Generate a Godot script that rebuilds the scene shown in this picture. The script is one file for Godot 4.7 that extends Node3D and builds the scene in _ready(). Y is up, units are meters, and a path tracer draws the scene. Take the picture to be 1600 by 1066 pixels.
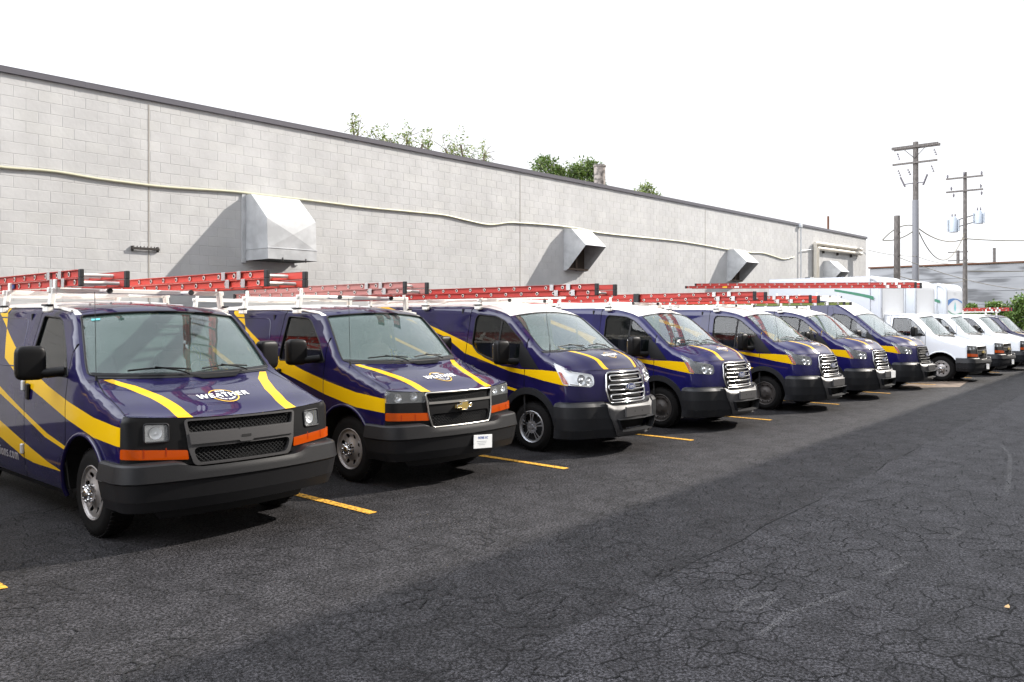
extends Node3D
# A row of service vans parked nose out along a painted block wall.
# Axes: +X runs along the row away from the camera, -Z points at the wall, y is up. Vans face +Z.

const EYE := 1.9
const WALL := -16.5
const SUN_DIR := Vector3(-2.15, -1.6, -1.0)

var M := {}
var cache := {}
var used := {}

# ------------------------------------------------------------------ mesh collector
class MB:
	var v := PackedVector3Array()
	var n := PackedVector3Array()
	var uv := PackedVector2Array()
	var ix := PackedInt32Array()
	func vert(p: Vector3, q: Vector3, t := Vector2.ZERO) -> int:
		v.append(p); n.append(q); uv.append(t)
		return v.size() - 1
	func face(a: int, b: int, c: int) -> void:
		var g := (v[b] - v[a]).cross(v[c] - v[a])
		if g.length_squared() < 1e-16:
			return
		if g.dot(n[a] + n[b] + n[c]) > 0.0:
			ix.append_array([a, c, b])
		else:
			ix.append_array([a, b, c])
	func flat(pts: Array, away: Vector3) -> void:
		var g: Vector3 = (pts[1] - pts[0]).cross(pts[2] - pts[0])
		if g.length_squared() < 1e-16 and pts.size() > 3:
			g = (pts[2] - pts[0]).cross(pts[3] - pts[0])
		if g.length_squared() < 1e-18:
			return
		g = g.normalized()
		if g.dot(away) < 0.0:
			g = -g
		var o := v.size()
		for p in pts:
			vert(p, g, Vector2(p.x + p.z, p.y))
		for i in range(1, pts.size() - 1):
			face(o, o + i, o + i + 1)
	func mesh() -> ArrayMesh:
		var m := ArrayMesh.new()
		if ix.is_empty():
			return m
		var a := []
		a.resize(Mesh.ARRAY_MAX)
		a[Mesh.ARRAY_VERTEX] = v
		a[Mesh.ARRAY_NORMAL] = n
		a[Mesh.ARRAY_TEX_UV] = uv
		a[Mesh.ARRAY_INDEX] = ix
		m.add_surface_from_arrays(Mesh.PRIMITIVE_TRIANGLES, a)
		return m
	# chamfered box
	func box(c: Vector3, s: Vector3, b := 0.0, turn := Basis.IDENTITY) -> MB:
		var h := s * 0.5
		b = minf(b, 0.45 * minf(s.x, minf(s.y, s.z)))
		var k := func(sx, sy, sz, ax) -> Vector3:
			var q := Vector3(sx * (h.x - (0.0 if ax == 0 else b)), sy * (h.y - (0.0 if ax == 1 else b)), sz * (h.z - (0.0 if ax == 2 else b)))
			return c + turn * q
		for s1 in [-1.0, 1.0]:
			flat([k.call(s1, -1, -1, 0), k.call(s1, 1, -1, 0), k.call(s1, 1, 1, 0), k.call(s1, -1, 1, 0)], turn * Vector3(s1, 0, 0))
			flat([k.call(-1, s1, -1, 1), k.call(1, s1, -1, 1), k.call(1, s1, 1, 1), k.call(-1, s1, 1, 1)], turn * Vector3(0, s1, 0))
			flat([k.call(-1, -1, s1, 2), k.call(1, -1, s1, 2), k.call(1, 1, s1, 2), k.call(-1, 1, s1, 2)], turn * Vector3(0, 0, s1))
		if b > 0.0:
			for s1 in [-1.0, 1.0]:
				for s2 in [-1.0, 1.0]:
					flat([k.call(s1, s2, -1, 0), k.call(s1, s2, 1, 0), k.call(s1, s2, 1, 1), k.call(s1, s2, -1, 1)], turn * Vector3(s1, s2, 0))
					flat([k.call(s1, -1, s2, 0), k.call(s1, 1, s2, 0), k.call(s1, 1, s2, 2), k.call(s1, -1, s2, 2)], turn * Vector3(s1, 0, s2))
					flat([k.call(-1, s1, s2, 1), k.call(1, s1, s2, 1), k.call(1, s1, s2, 2), k.call(-1, s1, s2, 2)], turn * Vector3(0, s1, s2))
					for s3 in [-1.0, 1.0]:
						flat([k.call(s1, s2, s3, 0), k.call(s1, s2, s3, 1), k.call(s1, s2, s3, 2)], turn * Vector3(s1, s2, s3))
		return self
	# round bar along a path
	func tube(pts: Array, r: float, sides := 8, closed := false) -> MB:
		var m := pts.size()
		var o := v.size()
		var up := Vector3.ZERO
		for i in m:
			var pa: Vector3 = pts[(i - 1 + m) % m] if closed or i > 0 else pts[0]
			var pb: Vector3 = pts[(i + 1) % m] if closed or i < m - 1 else pts[m - 1]
			var d := (pb - pa).normalized()
			if i == 0:
				up = d.cross(Vector3.UP if absf(d.y) < 0.9 else Vector3.RIGHT).normalized()
			else:
				up = (up - d * up.dot(d)).normalized()
			var w := d.cross(up)
			for j in sides:
				var t := TAU * j / sides
				var q := up * cos(t) + w * sin(t)
				vert(pts[i] + q * r, q, Vector2(float(j) / sides, i))
		for i in (m if closed else m - 1):
			var e := (i + 1) % m
			for j in sides:
				var j2 := (j + 1) % sides
				face(o + i * sides + j, o + i * sides + j2, o + e * sides + j2)
				face(o + i * sides + j, o + e * sides + j2, o + e * sides + j)
		if not closed:
			for e in [0, m - 1]:
				var d: Vector3 = (pts[0] - pts[1]).normalized() if e == 0 else (pts[m - 1] - pts[m - 2]).normalized()
				var cc := vert(pts[e], d)
				var ring := []
				for j in sides:
					ring.append(vert(v[o + e * sides + j], d))
				for j in sides:
					face(cc, ring[j], ring[(j + 1) % sides])
		return self
	# lathe: profile of (radius, along) about the axis
	func lathe(prof: Array, c: Vector3, axis: Vector3, segs := 24, smooth := true) -> MB:
		var u := axis.cross(Vector3.UP if absf(axis.y) < 0.9 else Vector3.RIGHT).normalized()
		var w := axis.cross(u)
		for i in prof.size() - 1:
			var p: Vector2 = prof[i]
			var q: Vector2 = prof[i + 1]
			var d := (q - p).normalized()
			var nn := Vector2(d.y, -d.x)
			var n0 := nn
			var n1 := nn
			if smooth and i > 0:
				var dd: Vector2 = (p - prof[i - 1]).normalized()
				if dd.dot(d) > 0.6:
					n0 = (nn + Vector2(dd.y, -dd.x)).normalized()
			if smooth and i < prof.size() - 2:
				var de: Vector2 = (prof[i + 2] - q).normalized()
				if de.dot(d) > 0.6:
					n1 = (nn + Vector2(de.y, -de.x)).normalized()
			var o := v.size()
			for j in segs + 1:
				var t := TAU * j / segs
				var rad := u * cos(t) + w * sin(t)
				vert(c + rad * p.x + axis * p.y, rad * n0.x + axis * n0.y, Vector2(float(j) / segs, 0))
				vert(c + rad * q.x + axis * q.y, rad * n1.x + axis * n1.y, Vector2(float(j) / segs, 1))
			for j in segs:
				var a := o + j * 2
				face(a, a + 1, a + 3)
				face(a, a + 3, a + 2)
		return self
	# soft block: superellipsoid
	func blob(c: Vector3, r: Vector3, e := 0.35, turn := Basis.IDENTITY, nu := 16, nv := 10) -> MB:
		var pw := func(x: float, k: float) -> float: return signf(x) * pow(absf(x), k)
		var o := v.size()
		for i in nv + 1:
			var ph := PI * (float(i) / nv - 0.5)
			for j in nu + 1:
				var th := TAU * j / nu
				var q := Vector3(pw.call(cos(ph), e) * pw.call(cos(th), e), pw.call(sin(ph), e), pw.call(cos(ph), e) * pw.call(sin(th), e))
				var m := Vector3(pw.call(cos(ph), 2.0 - e) * pw.call(cos(th), 2.0 - e) / r.x, pw.call(sin(ph), 2.0 - e) / r.y, pw.call(cos(ph), 2.0 - e) * pw.call(sin(th), 2.0 - e) / r.z)
				if m.length() < 1e-9:
					m = q
				vert(c + turn * (q * r), (turn * m).normalized(), Vector2(th, ph))
		for i in nv:
			for j in nu:
				var a := o + i * (nu + 1) + j
				face(a, a + 1, a + nu + 2)
				face(a, a + nu + 2, a + nu + 1)
		return self
	# a region of a surface, cut into small cells so that it follows the curve
	func patch(fn: Callable, outer: PackedVector2Array, holes: Array, cell: Vector2, out_hint := Vector3.ZERO) -> MB:
		var lo := outer[0]
		var hi := outer[0]
		for p in outer:
			lo = lo.min(p); hi = hi.max(p)
		var hb := []
		for h in holes:
			var a: Vector2 = h[0]
			var b: Vector2 = h[0]
			for p in h:
				a = a.min(p); b = b.max(p)
			hb.append(Rect2(a, b - a))
		var nx := maxi(1, ceili((hi.x - lo.x) / cell.x))
		var ny := maxi(1, ceili((hi.y - lo.y) / cell.y))
		var st := Vector2((hi.x - lo.x) / nx, (hi.y - lo.y) / ny)
		var seen := {}
		for i in nx:
			for j in ny:
				var c0 := lo + Vector2(i, j) * st
				var rect := PackedVector2Array([c0, c0 + Vector2(st.x, 0), c0 + st, c0 + Vector2(0, st.y)])
				var polys := Geometry2D.intersect_polygons(rect, outer)
				for k in holes.size():
					if not (hb[k] as Rect2).intersects(Rect2(c0, st)):
						continue
					var nxt: Array[PackedVector2Array] = []
					for p in polys:
						nxt.append_array(Geometry2D.clip_polygons(p, holes[k]))
					polys = nxt
				for p in polys:
					var tri := Geometry2D.triangulate_polygon(p)
					var id := PackedInt32Array()
					for q in p:
						var key := Vector2i(roundi(q.x * 20000.0), roundi(q.y * 20000.0))
						if not seen.has(key):
							seen[key] = vert(fn.call(q), MB.normal(fn, q, out_hint), q)
						id.append(seen[key])
					for t in tri.size() / 3:
						face(id[tri[t * 3]], id[tri[t * 3 + 1]], id[tri[t * 3 + 2]])
		return self
	static func normal(fn: Callable, q: Vector2, hint := Vector3.ZERO) -> Vector3:
		var e := 0.004
		var du: Vector3 = fn.call(q + Vector2(e, 0)) - fn.call(q - Vector2(e, 0))
		var dv: Vector3 = fn.call(q + Vector2(0, e)) - fn.call(q - Vector2(0, e))
		var g := du.cross(dv).normalized()
		if hint != Vector3.ZERO and g.dot(hint) < 0.0:
			g = -g
		return g
	# a lip that runs inwards from the outline of a region
	func lip(fn: Callable, poly: PackedVector2Array, depth: float, step := 0.05) -> MB:
		var pts := MB.dense(poly, step)
		var m := pts.size()
		var mid := Vector3.ZERO
		for p in pts:
			mid += fn.call(p) / m
		for i in m:
			var a: Vector3 = fn.call(pts[i])
			var b: Vector3 = fn.call(pts[(i + 1) % m])
			var na := MB.normal(fn, pts[i])
			var nb := MB.normal(fn, pts[(i + 1) % m])
			flat([a, b, b - nb * depth, a - na * depth], mid - a)
		return self
	# bar that follows a line on a surface
	func bead(fn: Callable, poly: PackedVector2Array, r: float, closed := true, step := 0.05, sides := 6, lift := 0.0) -> MB:
		var pts := MB.dense(poly, step, closed)
		var p3 := []
		for p in pts:
			p3.append(fn.call(p) + (MB.normal(fn, p) * lift if lift != 0.0 else Vector3.ZERO))
		return tube(p3, r, sides, closed)
	# flat strip that follows a line on a surface
	func ribbon(fn: Callable, line: PackedVector2Array, w: float, lift: float, step := 0.06) -> MB:
		var pts := MB.dense(line, step, false)
		var m := pts.size()
		var o := v.size()
		for i in m:
			var d := (pts[mini(i + 1, m - 1)] - pts[maxi(i - 1, 0)]).normalized()
			var s := Vector2(-d.y, d.x) * w * 0.5
			for k in [-1.0, 1.0]:
				var nn := MB.normal(fn, pts[i])
				vert(fn.call(pts[i] + s * k) + nn * lift, nn)
		for i in m - 1:
			face(o + i * 2, o + i * 2 + 1, o + i * 2 + 3)
			face(o + i * 2, o + i * 2 + 3, o + i * 2 + 2)
		return self
	# bends lettering or any flat mesh (x right, y up) on to a surface
	func bend(src: Mesh, put: Callable) -> MB:
		var arr := src.surface_get_arrays(0)
		var sv: PackedVector3Array = arr[Mesh.ARRAY_VERTEX]
		var si: PackedInt32Array = arr[Mesh.ARRAY_INDEX]
		var sn: PackedVector3Array = arr[Mesh.ARRAY_NORMAL]
		var id := PackedInt32Array()
		for i in sv.size():
			var r: Array = put.call(Vector2(sv[i].x, sv[i].y))
			id.append(vert(r[0], r[1]))
		for t in si.size() / 3:
			if sn[si[t * 3]].z > 0.5:
				face(id[si[t * 3]], id[si[t * 3 + 1]], id[si[t * 3 + 2]])
		return self
	# smooth curve through (key, value) pairs
	static func kc(keys: Array, x: float) -> float:
		var m := keys.size()
		if x <= keys[0][0]:
			return keys[0][1]
		if x >= keys[m - 1][0]:
			return keys[m - 1][1]
		var i := 0
		while keys[i + 1][0] < x:
			i += 1
		var x0: float = keys[i][0]
		var x1: float = keys[i + 1][0]
		var y0: float = keys[i][1]
		var y1: float = keys[i + 1][1]
		var h := x1 - x0
		var s := (y1 - y0) / h
		var m0 := s
		var m1 := s
		if i > 0:
			var sp: float = (y0 - keys[i - 1][1]) / (x0 - keys[i - 1][0])
			m0 = 0.0 if sp * s <= 0.0 else 2.0 * sp * s / (sp + s)
		if i < m - 2:
			var sq: float = (keys[i + 2][1] - y1) / (keys[i + 2][0] - x1)
			m1 = 0.0 if sq * s <= 0.0 else 2.0 * sq * s / (sq + s)
		var t := (x - x0) / h
		var t2 := t * t
		var t3 := t2 * t
		return (2 * t3 - 3 * t2 + 1) * y0 + (t3 - 2 * t2 + t) * h * m0 + (-2 * t3 + 3 * t2) * y1 + (t3 - t2) * h * m1
	static func dense(poly: PackedVector2Array, step: float, closed := true) -> PackedVector2Array:
		var out := PackedVector2Array()
		var m := poly.size()
		for i in (m if closed else m - 1):
			var a := poly[i]
			var b := poly[(i + 1) % m]
			var k := maxi(1, ceili(a.distance_to(b) / step))
			for j in k:
				out.append(a.lerp(b, float(j) / k))
		if not closed:
			out.append(poly[m - 1])
		return out

# ------------------------------------------------------------------ vehicle skin
# fs(Vector2(a, y)): a runs from the middle of the nose round the corner and back along a flank
class Body:
	var w := 1.0
	var bow := 0.13
	var rc := 0.12
	var rcz := 0.12
	var tail := -5.55
	var tumble := []
	var rake := []
	var top := []        # (z, y) of the upper edge of the flank
	var sho := []        # (z, r) roundness of that edge
	var nose_top := [[0.0, 1.06], [1.0, 1.1]]
	var xs := PackedFloat32Array()
	var zs := PackedFloat32Array()
	var ar := PackedFloat32Array()
	var a_side := 0.0
	func ready() -> Body:
		var pts := []
		for i in 13:
			var x := (w - rc) * i / 12.0
			pts.append(Vector2(x, -bow * pow(x / (w - rc), 2.0)))
		var slope := atan(2.0 * bow / (w - rc)) * 0.8
		for i in range(1, 13):
			var t := slope + (PI / 2 - slope) * i / 12.0
			pts.append(Vector2(w - rc + rc * (sin(t) - sin(slope)) / (1.0 - sin(slope)), -bow - rcz * (cos(slope) - cos(t)) / cos(slope)))
		var a := 0.0
		for i in pts.size():
			if i > 0:
				a += pts[i].distance_to(pts[i - 1])
			xs.append(pts[i].x); zs.append(pts[i].y); ar.append(a)
		a_side = a
		sample()
		return self
	func base_slow(a: float) -> Vector2:
		if a >= a_side:
			return Vector2(w, zs[zs.size() - 1] - (a - a_side))
		var i := 0
		while i < ar.size() - 2 and ar[i + 1] < a:
			i += 1
		var t := (a - ar[i]) / (ar[i + 1] - ar[i])
		return Vector2(lerpf(xs[i], xs[i + 1], t), lerpf(zs[i], zs[i + 1], t))
	# the outline and the keyed curves, sampled once
	var lb := PackedVector2Array()
	var ln := PackedVector2Array()
	var lt := PackedFloat32Array()
	var lr := PackedFloat32Array()
	var lp := PackedFloat32Array()
	var ls := PackedFloat32Array()
	func sample() -> void:
		for i in 402:
			lb.append(base_slow(i * 0.005))
		for i in 402:
			var a := i * 0.005
			var d := (base_slow(a + 0.03) - base_slow(maxf(a - 0.03, 0.0))).normalized()
			ln.append(Vector2(-d.y, d.x))
		for i in 322:
			lt.append(MB.kc(tumble, i * 0.01))
			lr.append(MB.kc(rake, i * 0.01))
		for i in 602:
			lp.append(MB.kc(top, i * 0.01))
			ls.append(MB.kc(sho, i * 0.01))
	static func look(t: PackedFloat32Array, x: float) -> float:
		var f := clampf(x * 100.0, 0.0, t.size() - 1.001)
		var i := int(f)
		return t[i] + (t[i + 1] - t[i]) * (f - i)
	func base(a: float) -> Vector2:
		if a >= 1.995:
			return Vector2(w, zs[zs.size() - 1] - (a - a_side))
		var f := a * 200.0
		var i := int(f)
		return lb[i].lerp(lb[i + 1], f - i)
	func az(z: float) -> float:
		var z0: float = zs[zs.size() - 1]
		if z <= z0:
			return a_side + z0 - z
		for i in zs.size() - 1:
			if zs[i + 1] <= z:
				return lerpf(ar[i], ar[i + 1], (z - zs[i]) / minf(-1e-6, zs[i + 1] - zs[i]))
		return 0.0
	func ax(x: float) -> float:
		for i in xs.size() - 1:
			if xs[i + 1] >= x:
				return lerpf(ar[i], ar[i + 1], (x - xs[i]) / maxf(1e-6, xs[i + 1] - xs[i]))
		return a_side
	func fs(p: Vector2) -> Vector3:
		var a := absf(p.x)
		var b := base(a)
		var nn := Vector2(1, 0)
		if a < 1.995:
			var f := a * 200.0
			var i := int(f)
			nn = ln[i].lerp(ln[i + 1], f - i)
		var sd := nn.x * nn.x
		var inset := look(lr, p.y) * (1.0 - sd) + look(lt, p.y) * sd
		if sd > 0.02:
			var dd := look(lp, -b.y) - p.y
			var r := look(ls, -b.y)
			if dd < r:
				var q := 1.0 - clampf(dd / r, 0.0, 1.0)
				inset += sd * r * (1.0 - sqrt(1.0 - 0.9 * q * q))
		b -= nn * inset
		return Vector3(b.x if p.x >= 0.0 else -b.x, p.y, b.y)
	func off(o: float) -> Callable:
		return func(p: Vector2) -> Vector3:
			var e := 0.01
			var q := fs(p)
			var g := (fs(p + Vector2(e, 0)) - fs(p - Vector2(e, 0))).cross(fs(p + Vector2(0, e)) - fs(p - Vector2(0, e))).normalized()
			return q + g * o
	# upper edge of the flank from z0 to z1 as points of (a, y)
	func edge(z0: float, z1: float, s: float, m := 14) -> PackedVector2Array:
		var out := PackedVector2Array()
		for i in m + 1:
			var z := lerpf(z0, z1, float(i) / m)
			out.append(Vector2(s * az(z), MB.kc(top, -z)))
		return out
	func zy(s: float, pts: Array) -> PackedVector2Array:
		var out := PackedVector2Array()
		for p in pts:
			out.append(Vector2(s * az(p[0]), p[1]))
		return out
	func xy(pts: Array) -> PackedVector2Array:
		var out := PackedVector2Array()
		for p in pts:
			out.append(Vector2(ax(absf(p[0])) * (1.0 if p[0] >= 0 else -1.0), p[1]))
		return out

# a sheet spanned between a front edge, a rear edge and two side edges; q = (across -1..1, back 0..1)
static func coons(c0: Callable, c1: Callable, e: Callable, bulge: float) -> Callable:
	return func(q: Vector2) -> Vector3:
		var t := q.x * 0.5 + 0.5
		var f := q.y
		var a: Vector3 = c0.call(q.x)
		var b: Vector3 = c1.call(q.x)
		var l: Vector3 = e.call(f, -1.0)
		var r: Vector3 = e.call(f, 1.0)
		var p00: Vector3 = c0.call(-1.0)
		var p10: Vector3 = c0.call(1.0)
		var p01: Vector3 = c1.call(-1.0)
		var p11: Vector3 = c1.call(1.0)
		var p := a * (1.0 - f) + b * f + l * (1.0 - t) + r * t
		p -= (p00 * (1.0 - t) + p10 * t) * (1.0 - f) + (p01 * (1.0 - t) + p11 * t) * f
		return p + Vector3(0, bulge * (1.0 - q.x * q.x) * 4.0 * f * (1.0 - f), 0)

static func lift(fn: Callable, h: float) -> Callable:
	return func(q: Vector2) -> Vector3: return fn.call(q) + MB.normal(fn, q, Vector3(0, 1, 0.3)) * h

# ------------------------------------------------------------------ nodes
func numbered(called: String) -> String:
	used[called] = used.get(called, 0) + 1
	return called if used[called] == 1 else "%s_%03d" % [called, used[called] - 1]

func tag(o: Node3D, label: String, category := "", group := "", kind := "") -> Node3D:
	if label: o.set_meta("label", label)
	if category: o.set_meta("category", category)
	if group: o.set_meta("group", group)
	if kind: o.set_meta("kind", kind)
	return o

func thing(called: String, at: Vector3, label: String, category: String, group := "") -> Node3D:
	var o := Node3D.new()
	o.name = numbered(called)
	o.position = at
	add_child(o)
	return tag(o, label, category, group)

func put(called: String, shape, mat: Material, parent: Node3D = null, at := Vector3.ZERO) -> MeshInstance3D:
	var o := MeshInstance3D.new()
	o.mesh = shape.mesh() if shape is MB else shape
	o.material_override = mat
	o.position = at
	if parent == null:
		o.name = numbered(called)
		add_child(o)
	else:
		var k := 0
		for c in parent.get_children():
			if c.name == called or String(c.name).begins_with(called + "_0"):
				k += 1
		o.name = called if k == 0 else "%s_%03d" % [called, k]
		parent.add_child(o, true)
	return o

func copy(o: Node3D, called: String, at: Vector3, label: String) -> Node3D:
	var c: Node3D = o.duplicate()
	c.name = numbered(called)
	c.position = at
	c.set_meta("label", label)
	add_child(c)
	return c

func poly(a: Array) -> PackedVector2Array:
	var out := PackedVector2Array()
	for p in a:
		out.append(Vector2(p[0], p[1]))
	return out

func round_poly(p: PackedVector2Array, r: float, m := 4) -> PackedVector2Array:
	var out := PackedVector2Array()
	var c := p.size()
	for i in c:
		var a := p[(i - 1 + c) % c]
		var b := p[i]
		var d := p[(i + 1) % c]
		var k := minf(r, 0.45 * minf(a.distance_to(b), b.distance_to(d)))
		var s := b + (a - b).normalized() * k
		var e := b + (d - b).normalized() * k
		for j in m + 1:
			var t := float(j) / m
			out.append(s.lerp(b, t).lerp(b.lerp(e, t), t))
	return out

func circle(c: Vector2, r: float, m := 28, ry := 0.0) -> PackedVector2Array:
	var out := PackedVector2Array()
	for i in m:
		var t := TAU * i / m
		out.append(c + Vector2(cos(t) * r, sin(t) * (ry if ry > 0 else r)))
	return out

func text(s: String, size: float, bold := false, font := "Droid Sans") -> TextMesh:
	var t := TextMesh.new()
	var f := SystemFont.new()
	f.font_names = PackedStringArray([font])
	f.font_weight = 700 if bold else 400
	t.font = f
	t.text = s
	t.font_size = 32
	t.pixel_size = size / 32.0
	t.depth = 0.0
	t.curve_step = 2.0
	return t

# ------------------------------------------------------------------ materials
func mat(key: String, c: Color, rough := 0.5, metal := 0.0, more := {}) -> StandardMaterial3D:
	var m := StandardMaterial3D.new()
	m.resource_name = key
	m.albedo_color = c
	m.roughness = rough
	m.metallic = metal
	m.cull_mode = BaseMaterial3D.CULL_DISABLED
	for k in more:
		m.set(k, more[k])
	M[key] = m
	return m

func noise_tex(sz: int, freq: float, ramp: Array, seed_: int, normal := false, bump := 2.0, kind := FastNoiseLite.TYPE_SIMPLEX_SMOOTH, oct := 4, gain := 0.5) -> NoiseTexture2D:
	var f := FastNoiseLite.new()
	f.seed = seed_
	f.noise_type = kind
	f.frequency = freq
	f.fractal_octaves = oct
	f.fractal_gain = gain
	var t := NoiseTexture2D.new()
	t.width = sz; t.height = sz
	t.seamless = true
	t.noise = f
	t.as_normal_map = normal
	t.bump_strength = bump
	if ramp.size() > 0:
		var g := Gradient.new()
		var off := PackedFloat32Array()
		var col := PackedColorArray()
		for r in ramp:
			off.append(r[0])
			var q: float = r[1]
			col.append(Color(q, q, q))
		g.offsets = off; g.colors = col
		t.color_ramp = g
	return t

func tri(m: StandardMaterial3D, per_m: float, world := true) -> void:
	m.uv1_triplanar = true
	m.uv1_world_triplanar = world
	m.uv1_scale = Vector3.ONE * per_m

func rgb8(r: int, g: int, b: int, a := 1.0) -> Color:
	return Color(r / 255.0, g / 255.0, b / 255.0, a)

func materials() -> void:
	var coat := {"clearcoat_enabled": true, "clearcoat": 0.8, "clearcoat_roughness": 0.04}
	mat("navy", rgb8(21, 16, 58), 0.42, 0.0, coat)
	mat("blue", rgb8(20, 18, 72), 0.42, 0.0, coat)
	mat("yellow", rgb8(204, 162, 6), 0.45, 0.0, {"clearcoat_enabled": true, "clearcoat": 0.5, "clearcoat_roughness": 0.08})
	mat("white_paint", rgb8(206, 209, 214), 0.4, 0.0, coat)
	mat("white_roof", rgb8(224, 222, 216), 0.45)
	mat("box_white", rgb8(196, 200, 206), 0.4)
	mat("box_trim", rgb8(196, 200, 204), 0.4, 0.2)
	for k in ["navy", "blue", "yellow"]:
		M[k].metallic_specular = 0.15
		if k != "yellow":
			M[k].albedo_texture = noise_tex(256, 0.012, [[0.25, 0.88], [0.6, 1.0]], 17)
			tri(M[k], 0.6, false)
	mat("lettering", rgb8(235, 235, 232), 0.5)
	mat("gold", rgb8(205, 165, 60), 0.4)
	mat("dull_print", rgb8(150, 146, 150), 0.6)
	mat("plastic", rgb8(27, 28, 31), 0.5, 0.0, {"metallic_specular": 0.4})
	mat("plastic_grey", rgb8(66, 65, 66), 0.48)
	mat("plastic_black", rgb8(13, 13, 15), 0.45, 0.0, {"metallic_specular": 0.35})
	mat("bumper", rgb8(28, 28, 30), 0.48, 0.0, {"metallic_specular": 0.36})
	for k in ["plastic", "plastic_grey", "bumper"]:
		M[k].normal_enabled = true
		M[k].normal_texture = noise_tex(256, 0.06, [], 21, true, 3.0)
		M[k].normal_scale = 0.25
		tri(M[k], 6.0, false)
	mat("seam", rgb8(8, 8, 12), 0.8)
	mat("dark", rgb8(14, 14, 16), 0.8)
	mat("void_black", rgb8(7, 7, 8), 0.9)
	mat("chrome", rgb8(215, 215, 216), 0.12, 1.0)
	mat("dull_chrome", rgb8(168, 167, 166), 0.24, 1.0)
	mat("satin_chrome", rgb8(190, 188, 184), 0.3, 1.0)
	mat("bow_gold", rgb8(205, 178, 105), 0.3, 0.8)
	mat("badge_blue", rgb8(24, 44, 96), 0.3, 0.0, coat)
	mat("steel", rgb8(150, 146, 144), 0.45, 0.55)
	mat("alloy", rgb8(165, 166, 170), 0.35, 0.7)
	mat("dark_steel", rgb8(62, 58, 56), 0.55, 0.4)
	mat("rust", rgb8(104, 70, 52), 0.8, 0.1)
	mat("rubber", rgb8(17, 16, 16), 0.85, 0.0, {"metallic_specular": 0.3})
	M["rubber"].normal_enabled = true
	M["rubber"].normal_texture = noise_tex(256, 0.05, [], 5, true, 4.0)
	M["rubber"].normal_scale = 0.4
	tri(M["rubber"], 5.0, false)
	mat("glass", Color(0.5, 0.64, 0.61, 0.055), 0.02, 0.0, {"transparency": BaseMaterial3D.TRANSPARENCY_ALPHA})
	mat("side_glass", Color(0.05, 0.07, 0.07, 0.42), 0.02, 0.0, {"transparency": BaseMaterial3D.TRANSPARENCY_ALPHA})
	mat("clear_lens", Color(0.95, 0.97, 0.98, 0.10), 0.03, 0.0, {"transparency": BaseMaterial3D.TRANSPARENCY_ALPHA})
	mat("reflector", rgb8(205, 207, 210), 0.22, 0.85)
	mat("reflector_dark", rgb8(58, 60, 64), 0.3, 0.4)
	mat("lamp_white", rgb8(232, 234, 236), 0.25)
	mat("amber", rgb8(172, 66, 0), 0.3, 0.0, {"metallic_specular": 0.2, "clearcoat_enabled": true, "clearcoat": 0.5, "clearcoat_roughness": 0.03})
	mat("amber_red", rgb8(150, 44, 4), 0.3, 0.0, {"metallic_specular": 0.2, "clearcoat_enabled": true, "clearcoat": 0.5, "clearcoat_roughness": 0.03})
	mat("seat_cloth", rgb8(24, 26, 28), 0.9)
	mat("dash", rgb8(34, 37, 38), 0.7)
	mat("rack_white", rgb8(228, 226, 220), 0.4)
	mat("ladder_red", rgb8(166, 46, 38), 0.5)
	mat("ladder_pink", rgb8(166, 110, 104), 0.55)
	mat("ladder_orange", rgb8(184, 58, 44), 0.5)
	mat("ladder_green", rgb8(96, 108, 40), 0.5)
	mat("aluminium", rgb8(198, 198, 198), 0.35, 0.8)
	mat("rung", rgb8(214, 208, 202), 0.45, 0.3)
	mat("cap_black", rgb8(28, 28, 30), 0.7)
	mat("label_yellow", rgb8(220, 178, 40), 0.5)
	mat("label_white", rgb8(224, 224, 222), 0.5)
	mat("label_blue", rgb8(58, 86, 160), 0.5)
	mat("plate", rgb8(226, 228, 230), 0.4)
	mat("green_stripe", rgb8(60, 122, 96), 0.4)
	mat("blue_stripe", rgb8(58, 108, 170), 0.4)
	mat("teal_mark", rgb8(96, 176, 184), 0.4)
	mat("cord_yellow", rgb8(196, 160, 60), 0.6)

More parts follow.
